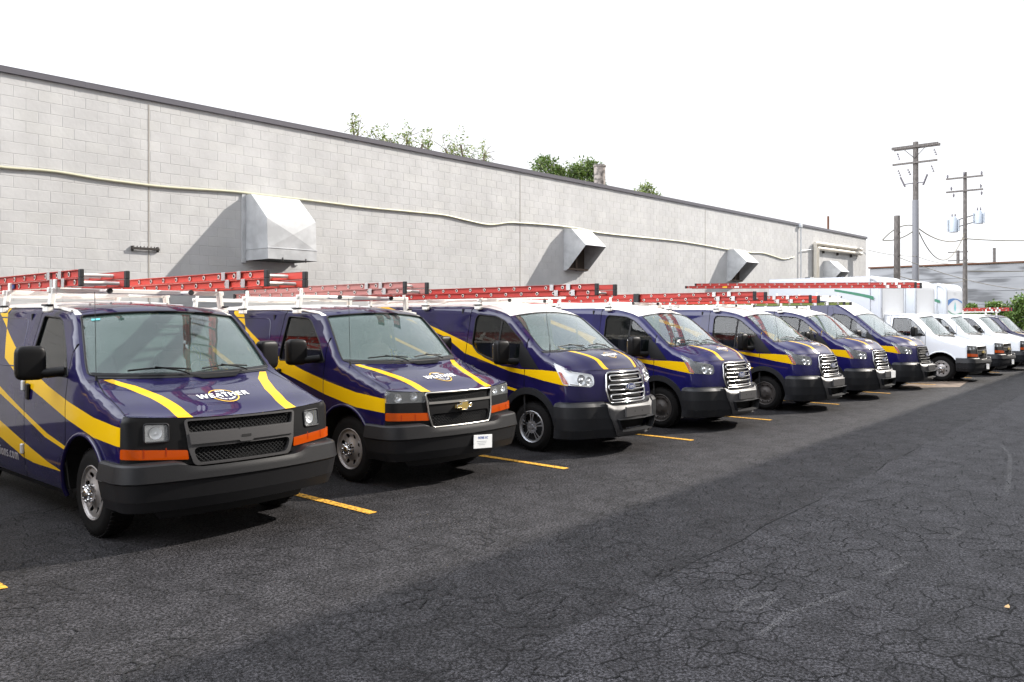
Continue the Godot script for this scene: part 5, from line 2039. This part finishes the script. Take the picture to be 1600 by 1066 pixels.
func far_things() -> void:
	mat("leaf", Color(1, 1, 1), 0.6, 0.0, {"vertex_color_use_as_albedo": true, "backlight_enabled": true, "backlight": Color(0.5, 0.6, 0.2)})
	mat("bark", rgb8(92, 80, 68), 0.9)
	var g := Color(0.13, 0.19, 0.05)
	tree(Vector3(43.5, 0, -34), [[Vector3(-0.2, 11.4, 0), 0.85], [Vector3(1.0, 11.8, 0.3), 0.85], [Vector3(0.2, 10.4, 0), 1.1], [Vector3(1.6, 10.9, 0), 0.8], [Vector3(2.2, 10.0, 0.3), 0.9], [Vector3(2.9, 9.9, 0.1), 0.7], [Vector3(2.3, 11.0, 0.1), 0.5]], 0.22, 0.21, 340, g, 1, "full green tree crown behind the rusty flue", "tree")
	tree(Vector3(40.5, 0, -34.2), [[Vector3(0.1, 11.55, 0), 0.85], [Vector3(-0.9, 10.5, 0), 0.75], [Vector3(0.9, 10.7, 0), 0.65], [Vector3(0.0, 9.9, 0), 1.0], [Vector3(1.35, 11.3, 0.0), 0.5]], 0.2, 0.21, 290, g, 2, "rounded green tree crown just left of the crown behind the flue", "tree")
	tree(Vector3(51.0, 0, -33.7), [[Vector3(0.2, 11.2, 0), 0.6], [Vector3(1.0, 10.7, 0), 0.65], [Vector3(-0.6, 10.6, 0), 0.55], [Vector3(-1.5, 10.6, 0), 0.4], [Vector3(0.2, 10.2, 0), 0.6]], 0.16, 0.19, 170, Color(0.2, 0.25, 0.08), 3, "small sparse pale green tree right of the rusty flue", "tree")
	var sh := []
	var srng := RandomNumberGenerator.new()
	srng.seed = 91
	for i in 30:
		var x := -3.3 + 8.6 * i / 29.0
		sh.append([Vector3(x + srng.randf_range(-0.12, 0.12), srng.randf_range(9.35, 10.05) + (0.35 if i % 5 == 1 else 0.0), srng.randf_range(-0.5, 0.5)), srng.randf_range(0.55, 0.85)])
	for k in [] if true else [[-3.3, 10.9], [-2.2, 10.75], [-1.6, 9.6], [0.0, 10.6], [0.45, 9.9], [1.05, 10.5], [1.5, 9.6], [-0.5, 9.3], [2.3, 9.5], [2.9, 9.9], [3.35, 9.3], [3.8, 9.4], [4.3, 9.2], [4.7, 9.0], [5.2, 8.9], [2.0, 9.0], [3.1, 8.9]]:
		sh.append([Vector3(k[0] * 0.86, k[1] - 0.55, 0.1 * k[0]), 0.8])
	tree(Vector3(25.4, 0, -29.5), sh, 0.0, 0.15, 58, Color(0.22, 0.26, 0.09), 4, "loose upright leafy shoots poking above the wall top", "shrub_shoots", true, "shrub", "")
	for k in [[66.4, -12.9, 0.95, 2.85], [65.6, -14.6, 0.6, 2.6], [66.2, -16.2, 0.45, 2.55], [66.6, -17.8, 0.4, 2.5]]:
		tree(Vector3(k[0], 0, k[1]), [[Vector3(0, k[3], 0), k[2]], [Vector3(0, k[3] - 0.7, 0.8), k[2]], [Vector3(0, k[3] - 0.6, -0.8), k[2] * 0.9], [Vector3(0, 1.2, 0), 1.2]], 0.1, 0.22, 480, Color(0.14, 0.22, 0.05), 10 + int(k[0] * 10), ["tallest vine bush against the far grey wall at the picture edge", "low bush at the foot of the far grey wall beside the tallest bush", "small bush at the far grey wall behind the last white truck", "smallest bush at the far grey wall near the transformer pole"][int([66.4, 65.6, 66.2, 66.6].find(k[0]))], "bush", false, "bush", "bushes along the far grey wall")
	# weathered wall across the end of the lot, in courses
	var fw := thing("far_building", Vector3(70, 0, 0), "weathered grey windowless building across the end of the lot behind the poles", "building")
	var fm := mat("far_paint", rgb8(156, 157, 160), 0.8)
	fm.albedo_texture = noise_tex(512, 0.006, [[0.2, 0.7], [0.45, 0.95], [0.8, 1.0]], 61)
	tri(fm, 0.16)
	fm.uv1_scale = Vector3(0.1, 0.35, 0.06)
	for i in 6:
		var y := i * 0.99
		var m := MB.new()
		m.box(Vector3(3.0 + 0.012 * (i % 2), y + 0.49, -2.0), Vector3(6.0, 0.975, 45.2), 0.012)
		put("wall_course", m, fm, fw)
	var cp := MB.new()
	cp.box(Vector3(3.0, 6.02, -2.0), Vector3(6.2, 0.12, 45.4), 0.01)
	put("coping", cp, M["rust"], fw)
	poles()

func poles() -> void:
	var wood := mat("pole_wood", rgb8(122, 116, 112), 0.9)
	wood.albedo_texture = noise_tex(256, 0.02, [[0.2, 0.7], [0.8, 1.0]], 71)
	tri(wood, 1.0)
	wood.uv1_scale = Vector3(4, 0.5, 4)
	var grey := mat("pole_sleeve", rgb8(112, 112, 116), 0.7)
	var ins := mat("insulator", rgb8(96, 92, 98), 0.3)
	var tank := mat("transformer", rgb8(168, 176, 186), 0.4)
	var p := thing("utility_pole", Vector3(53.1, 0, -16.0), "tall wooden utility pole with two crossarms and a grey lower sleeve", "utility pole", "utility poles")
	var m := MB.new()
	m.lathe([Vector2(0.2, 0.0), Vector2(0.15, 12.4), Vector2(0.0, 12.42)], Vector3.ZERO, Vector3.UP, 14)
	put("post", m, wood, p)
	var sl := MB.new()
	sl.lathe([Vector2(0.205, 0.0), Vector2(0.185, 8.9), Vector2(0.16, 8.95)], Vector3.ZERO, Vector3.UP, 14)
	put("sleeve", sl, grey, p)
	for k in [[12.12, 1.3, 0.16], [11.82, 1.3, 0.0], [11.15, 1.25, 0.11]]:
		if k[2] == 0.0:
			continue
		for sx in [-1.0, 1.0]:
			if sx > 0 and k[2] < 0.15:
				continue
			var a := MB.new()
			a.box(Vector3(sx * 0.2, k[0], 0.0), Vector3(0.1, k[2], k[1] * 2), 0.01)
			put("crossarm", a, wood, p)
	for k in [[-0.95, 11.9], [1.1, 11.9], [-0.9, 10.9], [-0.35, 10.9], [0.95, 10.95]]:
		var a := MB.new()
		for j in 3:
			a.lathe([Vector2(0.0, 0.0), Vector2(0.07, 0.02), Vector2(0.03, 0.12)], Vector3(-0.22, k[1] - 0.14 * j - 0.2, k[0] + 0.05 * j), Vector3.UP, 8)
		put("insulator", a, ins, p)
	for s in [-1.0, 1.0]:
		var br := MB.new()
		br.tube([Vector3(-0.2, 11.4, 0), Vector3(-0.2, 12.0, s * 0.6)], 0.02, 5)
		put("brace", br, M["dark_steel"], p)
		var ct := MB.new()
		ct.tube([Vector3(-0.1, 9.95, s * 0.1), Vector3(-0.3, 9.9, s * 0.55)], 0.03, 6)
		ct.tube([Vector3(-0.3, 9.75, s * 0.5), Vector3(-0.35, 10.35, s * 0.75)], 0.055, 8)
		put("cutout", ct, ins, p)
	var t := thing("utility_pole", Vector3(66.1, 0, -16.6), "utility pole carrying two grey transformer tanks", "utility pole", "utility poles")
	var m2 := MB.new()
	m2.lathe([Vector2(0.18, 0.0), Vector2(0.12, 12.35), Vector2(0.0, 12.37)], Vector3.ZERO, Vector3.UP, 12)
	put("post", m2, wood, t)
	for y in [11.95, 11.0]:
		var a := MB.new()
		a.box(Vector3(-0.17, y, 0), Vector3(0.1, 0.12, 2.4), 0.01)
		put("crossarm", a, wood, t)
	for k in [[-1.1, 12.1], [0.0, 12.2], [1.1, 12.1], [-0.85, 11.2], [1.05, 11.2], [-0.7, 10.7], [1.1, 10.7]]:
		var a := MB.new()
		a.lathe([Vector2(0.0, 0.2), Vector2(0.05, 0.15), Vector2(0.07, 0.05), Vector2(0.04, -0.1)], Vector3(-0.17, k[1], k[0]), Vector3.UP, 8)
		put("insulator", a, ins, t)
	for k in [[-0.72, 8.65, 0.29, 1.15], [0.92, 9.05, 0.27, 0.95]]:
		var a := MB.new()
		a.lathe([Vector2(0.0, k[3] * 0.5), Vector2(k[2] * 0.8, k[3] * 0.48), Vector2(k[2], k[3] * 0.42), Vector2(k[2], -k[3] * 0.48), Vector2(0.0, -k[3] * 0.5)], Vector3(-0.1, k[1], k[0]), Vector3.UP, 20)
		var tk := put("transformer", a, tank, t)
		for j in [-1.0, 1.0]:
			var bs := MB.new()
			bs.lathe([Vector2(0.03, 0.0), Vector2(0.05, 0.1), Vector2(0.03, 0.26), Vector2(0.0, 0.27)], Vector3(-0.1, k[1] + k[3] * 0.45, k[0] + 0.1 * j), Vector3.UP, 8)
			put("bushing", bs, ins, tk)
			var fin := MB.new()
			fin.box(Vector3(-0.1, k[1] - 0.05, k[0] + j * (k[2] + 0.07)), Vector3(0.3, k[3] * 0.75, 0.05), 0.01)
			put("cooling_fin", fin, tank, tk)
		var hb := MB.new()
		for dy in [-0.25, 0.25]:
			hb.tube([Vector3(-0.1, k[1] + dy, k[0]), Vector3(0, 8.85 + dy, 0)], 0.035, 6)
		put("hanger", hb, M["dark_steel"], t)
	var st := thing("pole_stub", Vector3(47.1, 0, -15.13), "cut off wooden pole without arms at the building corner", "pole")
	var m3 := MB.new()
	m3.lathe([Vector2(0.18, 0.0), Vector2(0.155, 7.4), Vector2(0.0, 7.42)], Vector3.ZERO, Vector3.UP, 14)
	put("post", m3, wood, st)
	for y in [3.9, 5.2, 6.4]:
		var st2 := MB.new()
		st2.tube([Vector3(-0.14, y, 0.1), Vector3(-0.2, y + 0.1, 0.24)], 0.02, 5)
		put("step", st2, M["dark_steel"], st)
	var f1 := thing("utility_pole", Vector3(120.5, 0, -31.1), "tiny distant utility pole beyond the far grey wall", "utility pole", "utility poles")
	var m4 := MB.new()
	m4.tube([Vector3.ZERO, Vector3(0, 10.8, 0)], 0.2, 8)
	put("post", m4, wood, f1)
	for y in [10.6, 9.5]:
		var a := MB.new()
		a.box(Vector3(0, y, 0), Vector3(0.14, 0.14, 2.4))
		put("crossarm", a, wood, f1)
	var f2 := MB.new()
	f2.tube([Vector3(112.5, 0, -25.1), Vector3(112.5, 10.3, -25.1)], 0.17, 8)
	tag(put("mast", f2, wood), "bare distant mast beyond the far grey wall", "pole")
	# wires
	var wm := mat("wire", rgb8(96, 90, 74), 0.7)
	var wl := [
		["heavy cable sagging from the tall pole past the transformer pole", [[53.1, 7.4, -16.0], [66.0, 7.6, -16.6], [66.3, 7.3, -8.0], [64.0, 7.8, 4.0]], [0.5, 0.25, 0.3], 0.035],
		["loose cable loop hanging from the tall pole to the transformer pole", [[53.1, 7.25, -15.9], [66.0, 8.0, -16.6]], [1.9], 0.03],
		["thin wire from the block building corner past the cut off pole", [[46.3, 5.6, -16.4], [53.0, 5.6, -15.9], [66.0, 5.9, -16.6], [66.0, 6.6, -2.0]], [0.1, 0.25, 0.5], 0.016],
		["lowest wire running from the cut off pole towards the far wall", [[47.1, 5.2, -15.1], [69.8, 3.9, -12.0]], [0.5], 0.018],
		["short drooping coil of cable between the cut off pole and tall pole", [[53.1, 7.4, -16.0], [52.2, 6.6, -17.6], [53.0, 7.1, -16.1]], [-0.35, 0.2], 0.03],
		["dark wire crossing before the far grey wall", [[66.1, 5.3, -16.6], [68.8, 5.9, -4.0]], [0.35], 0.03],
		["second dark wire crossing low before the far grey wall", [[66.1, 4.6, -16.6], [47.2, 4.2, -15.1]], [0.3], 0.02]]
	for w in wl:
		var mb := MB.new()
		for i in w[1].size() - 1:
			var a := Vector3(w[1][i][0], w[1][i][1], w[1][i][2])
			var b := Vector3(w[1][i + 1][0], w[1][i + 1][1], w[1][i + 1][2])
			var ps := []
			for k in 25:
				var u := k / 24.0
				ps.append(a.lerp(b, u) - Vector3(0, w[2][i] * 4.0 * u * (1.0 - u), 0))
			mb.tube(ps, w[3], 5)
		tag(put("overhead_cable", mb, wm), w[0], "cable", "overhead cables")

# ------------------------------------------------------------------ box bodies behind the truck cabs
func truck_box(van: Node3D, plain: bool, band := false) -> void:
	var w := 1.08
	var z0 := -2.62
	var z1 := -6.4
	var y0 := 0.95
	var y1 := 3.25
	var body := Node3D.new()
	body.name = "cargo_box"
	van.add_child(body)
	var pf := [[z1, y0], [z1, y1]]
	var ft := []
	for i in 9:
		var t := PI / 2 * i / 8.0
		pf.append([z0 - 0.3 + 0.3 * sin(t), y1 - 0.3 + 0.3 * cos(t)])
		ft.append([z0 - 0.3 + 0.3 * sin(t), y1 - 0.3 + 0.3 * cos(t)])
	pf.append([z0, y0])
	put("box_body", prism(pf, -w + 0.05, w - 0.05), M["box_white"], body)
	# rounded corner posts and side panels
	for s in [-1.0, 1.0]:
		var post := MB.new()
		var pp := [Vector3(s * (w - 0.07), y0, z0 - 0.06)]
		for q in ft.duplicate():
			pass
		for i in range(ft.size() - 1, -1, -1):
			pp.append(Vector3(s * (w - 0.07), ft[i][1] - 0.06, ft[i][0] - 0.06 + 0.06 * (1.0 - i / 8.0) * 0.0))
		post.tube(pp, 0.075, 10)
		put("corner_post", post, M["box_white"], body)
		var sp := MB.new()
		sp.box(Vector3(s * (w - 0.04), (y0 + y1) * 0.5, (z0 + z1) * 0.5 - 0.16), Vector3(0.05, y1 - y0 - 0.1, z0 - z1 - 0.4), 0.01)
		put("side_panel", sp, M["box_white"], body)
		if band:
			var st := MB.new()
			var fn := func(q: Vector2) -> Vector3: return Vector3(s * (w - 0.011), q.y, q.x)
			var a := PackedVector2Array()
			var c := PackedVector2Array()
			for i in 13:
				var u := i / 12.0
				var z := lerpf(z0 - 0.25, z0 - 1.5, u)
				a.append(Vector2(z, 2.6 + 0.26 * pow(u, 0.8)))
				c.append(Vector2(z, 2.49 + 0.3 * pow(u, 0.8)))
			c.reverse()
			a.append_array(c)
			st.patch(fn, a, [], Vector2(0.4, 0.3))
			put("green_band", st, M["green_stripe"], body)
	var tr := MB.new()
	tr.box(Vector3(0, y0 - 0.04, (z0 + z1) * 0.5), Vector3(w * 2, 0.08, z0 - z1), 0.01)
	put("box_floor", tr, M["plastic"], body)
	if not plain:
		var fr := func(q: Vector2) -> Vector3: return Vector3(q.x, q.y, z0 + 0.004)
		var arc := PackedVector2Array()
		var low := PackedVector2Array()
		for i in 13:
			var x := lerpf(-0.95, 0.95, i / 12.0)
			arc.append(Vector2(x, 2.68 - 0.12 * x * x + (0.04 if x < 0 else 0.0) * -x))
			low.append(Vector2(x, 2.64 - 0.16 * x * x - 0.12 * maxf(0.0, -x)))
		low.reverse()
		arc.append_array(low)
		var bm := MB.new()
		bm.patch(fr, arc, [], Vector2(0.3, 0.2))
		put("blue_band", bm, M["blue_stripe"], body)
		var g2 := MB.new()
		g2.ribbon(fr, poly([[-0.95, 2.2], [-0.4, 2.08], [0.1, 2.05], [0.95, 2.12]]), 0.05, 0.0)
		put("green_band", g2, M["green_stripe"], body)
		var dr := MB.new()
		dr.patch(fr, poly([[0.0, 2.58], [0.09, 2.42], [0.12, 2.32], [0.08, 2.22], [0.0, 2.18], [-0.08, 2.22], [-0.12, 2.32], [-0.09, 2.42]]), [], Vector2(0.2, 0.2))
		put("drop_emblem", dr, M["teal_mark"], body)
		var nm := MB.new()
		nm.bend(text("2316", 0.12, true), func(p: Vector2) -> Array: return [Vector3(p.x, 2.86 + p.y, z0 + 0.005), Vector3(0, 0, 1)])
		put("fleet_number", nm, M["box_trim"], body)

func across_building() -> void:
	# stands on the other side of the lane, behind the camera: its shade lies over the near asphalt
	var o := thing("across_building", Vector3(0, 0, 0), "tall plain building across the lane, outside the photo, shading the near asphalt", "building")
	var m := mat("across_paint", rgb8(150, 146, 140), 0.8)
	var b := MB.new()
	var h := 12.0
	var za := 3.18 - 0.072 * (-30.0 - 16.1)
	var zb := 3.18 - 0.072 * (62.0 - 16.1)
	var A := Vector3(-30, 0, za)
	var B := Vector3(62, 0, zb)
	var C := Vector3(62, 0, zb + 22)
	var D := Vector3(-30, 0, za + 22)
	var up := Vector3(0, h, 0)
	b.flat([A, B, B + up, A + up], Vector3(0, 0, -1))
	b.flat([B, C, C + up, B + up], Vector3(1, 0, 0))
	b.flat([C, D, D + up, C + up], Vector3(0, 0, 1))
	b.flat([D, A, A + up, D + up], Vector3(-1, 0, 0))
	put("wall", b, m, o)
	var r := MB.new()
	r.flat([A + up, B + up, C + up, D + up], Vector3.UP)
	put("roof", r, M["roof_felt"], o)

func sky_image() -> ImageTexture:
	var w := 256
	var h := 128
	var im := Image.create(w, h, false, Image.FORMAT_RGBF)
	var sun := -SUN_DIR.normalized()
	for j in h:
		var up := PI * (0.5 - (j + 0.5) / h)
		for i in w:
			var az := TAU * ((i + 0.5) / w - 0.5)
			var d := Vector3(sin(az) * cos(up), sin(up), -cos(az) * cos(up))
			var c := clampf(d.dot(sun), -1.0, 1.0)
			var ang := rad_to_deg(acos(c))
			# bright summer haze: even white, whiter round the sun
			var low := 1.0 - clampf(sin(up), 0.0, 1.0)
			var l := SKY_L * (0.82 + 0.38 * low) + SKY_HALO * exp(-pow(ang / 33.0, 2.0)) + 0.4 * exp(-ang / 45.0)
			var blue := 0.02 + 0.05 * clampf(up / 1.2, 0.0, 1.0)
			im.set_pixel(i, j, Color(l * (1.0 - blue), l * (1.0 - blue * 0.3), l * (1.0 + blue)))
	return ImageTexture.create_from_image(im)

const SKY_L := 0.66
const SKY_HALO := 4.2

func _ready() -> void:
	# ---- camera: level, lens shifted a little downwards
	var cam := Camera3D.new()
	cam.name = "camera"
	var near := 0.1
	cam.set_frustum(near * 1066.0 / 1315.0, Vector2(0, -35.0 / 1315.0 * near), near, 700.0)
	cam.position = Vector3(0, EYE, 0)
	cam.rotation.y = -deg_to_rad(90.0 - 42.4)
	add_child(cam)
	cam.current = true
	# ---- sky, sun, exposure
	var env := Environment.new()
	env.background_mode = Environment.BG_SKY
	var sky := Sky.new()
	var pano := PanoramaSkyMaterial.new()
	pano.panorama = sky_image()
	sky.sky_material = pano
	env.sky = sky
	env.tonemap_mode = Environment.TONE_MAPPER_LINEAR
	env.tonemap_exposure = 1.6
	env.sdfgi_enabled = true
	env.ssao_enabled = true
	env.ssil_enabled = true
	var we := WorldEnvironment.new()
	we.name = "environment"
	we.environment = env
	add_child(we)
	var sun := DirectionalLight3D.new()
	sun.name = "sun"
	sun.light_energy = 1.42
	sun.light_color = Color(1.0, 0.97, 0.93)
	sun.light_angular_distance = 0.55
	sun.shadow_enabled = true
	sun.look_at_from_position(Vector3.ZERO, SUN_DIR, Vector3.UP)
	add_child(sun)
	# ---- large structure
	materials()
	ground()
	building()
	across_building()
	far_things()
	# ---- vans, from the nearest along the row
	var vans := "service vans parked along the wall"
	var v1 := thing("service_van", Vector3(3.87, 0, -6.70), "nearest navy van, square nose, small square headlights, no front plate", "van", vans)
	express(v1, true, false, M["navy"], true)
	copy(v1, "service_van", Vector3(0.25, 0, -6.72), "navy van beside the nearest one, outside the frame, seen only in its reflections")
	var v2 := thing("service_van", Vector3(6.88, 0, -7.06), "navy square-nosed van with gold bow badge and white paper front plate", "van", vans)
	express(v2, false, false, M["navy"], true)
	var v3 := thing("service_van", Vector3(10.06, 0, -6.88), "navy round-nosed van with alloy wheels and bright white headlights", "van", vans)
	transit(v3, false, true, "alloy", false, false, M["navy"], true)
	var v4 := thing("service_van", Vector3(13.5, 0, -6.92), "navy round-nosed van with dark headlights beside the alloy-wheeled van", "van", vans)
	transit(v4, false, false, "rusty", false, false, M["blue"], true)
	copy(v4, "service_van", Vector3(17.4, 0, -6.86), "navy round-nosed low-roof van third along the row of round noses")
	var v6 := thing("service_van", Vector3(20.75, 0, -6.95), "navy round-nosed low-roof van with a white front plate", "van", vans)
	transit(v6, false, false, "transit", true, false, M["blue"], true)
	var v7 := thing("service_van", Vector3(24.35, 0, -7.05), "navy high-roof van with black grille next to the white trucks", "van", vans)
	transit(v7, true, false, "transit", false, true, M["blue"], true)
	var t1 := thing("box_truck", Vector3(28.5, 0, -6.65), "white box truck standing next to the navy high-roof van", "truck", "white box trucks")
	express(t1, false, true, M["white_paint"], false)
	truck_box(t1, true, true)
	var t2 := thing("box_truck", Vector3(32.2, 0, -6.75), "middle white box truck with a plain unmarked box", "truck", "white box trucks")
	express(t2, false, true, M["white_paint"], false)
	truck_box(t2, true)
	var t3 := thing("box_truck", Vector3(35.9, 0, -6.75), "white box truck with green band and blue drop emblem on its box", "truck", "white box trucks")
	express(t3, false, true, M["white_paint"], false)
	truck_box(t3, false, true)
	var v11 := copy(v2, "service_van", Vector3(39.6, 0, -6.9), "last navy van in the row, beyond the white trucks, cut by the frame edge")
	# ---- ladders and other things on the racks
	var l1 := ladder("extension_ladder", Vector3(3.28, 2.205, -8.2), 4.3, 0.40, M["ladder_red"], "dull red extension ladder above the passenger side of the nearest van")
	ladder_label(l1, -1.9, M["label_blue"])
	ladder_label(l1, -2.5, M["label_white"], 0.037, 0.06)
	var l2 := ladder("extension_ladder", Vector3(4.5, 2.205, -7.02), 5.4, 0.40, M["ladder_orange"], "bright red extension ladder overhanging the hood of the nearest van")
	var l3 := ladder("extension_ladder", Vector3(7.3, 2.225, -8.35), 4.3, 0.36, M["ladder_pink"], "faded pink extension ladder on the gold-badged van")
	var l4 := ladder("extension_ladder", Vector3(9.38, 2.22, -6.8), 6.7, 0.40, M["ladder_red"], "longest low red ladder overhanging the hood of the alloy-wheeled van")
	ladder_label(l4, -5.9, M["label_yellow"])
	var l5 := ladder("extension_ladder", Vector3(13.9, 2.22, -6.75), 6.2, 0.40, M["ladder_red"], "red extension ladder on the dark-headlight van beside the alloy-wheeled one")
	var strap := MB.new()
	strap.box(Vector3(-0.25, 0.06, -2.45), Vector3(0.06, 0.2, 0.12), 0.006)
	put("strap", strap, M["cap_black"], l5)
	var l6 := ladder("extension_ladder", Vector3(17.2, 2.23, -7.15), 5.6, 0.40, M["ladder_orange"], "red ladder on the third round-nosed van, its end by the green ladder")
	var l7 := ladder("single_ladder", Vector3(20.6, 2.23, -7.75), 4.4, 0.40, M["ladder_green"], "olive green ladder on the plated round-nosed van", 0.0, true)
	var l8 := ladder("extension_ladder", Vector3(24.0, 2.72, -7.15), 7.0, 0.42, M["ladder_red"], "highest and longest red ladder, on the high-roof van", 0.022)
	ladder_label(l8, -5.6, M["label_yellow"])
	ladder_label(l8, -5.2, M["label_white"])
	var l9 := ladder("extension_ladder", Vector3(41.6, 2.23, -8.6), 3.2, 0.40, M["ladder_red"], "red ladder on the last navy van beyond the white trucks")
	for k in [[10.7, 2.25, -8.6], [14.6, 2.25, -8.9]]:
		var tb := MB.new()
		tb.tube([Vector3(k[0], k[1], k[2]), Vector3(k[0], k[1] + 0.03, k[2] - 1.6), Vector3(k[0], k[1], k[2] - 3.4)], 0.03, 8)
		tag(put("white_bar", tb, M["rack_white"]), "thin white bar lying on the rack of the " + ("alloy-wheeled van" if k[0] < 12 else "dark-headlight van beside it"), "bar", "white bars on the racks")
	var cord := MB.new()
	var cpts := []
	for i in 20:
		var u := i / 19.0
		cpts.append(Vector3(8.99 + 0.04 * sin(u * 3.0), 1.9 + 0.03 * sin(PI * u) - 0.25 * u * u, -10.42 + 0.55 * u))
	cord.tube(cpts, 0.008, 6)
	tag(put("yellow_cord", cord, M["cord_yellow"]), "thin yellow cord hanging down the flank of the alloy-wheeled van", "cord")
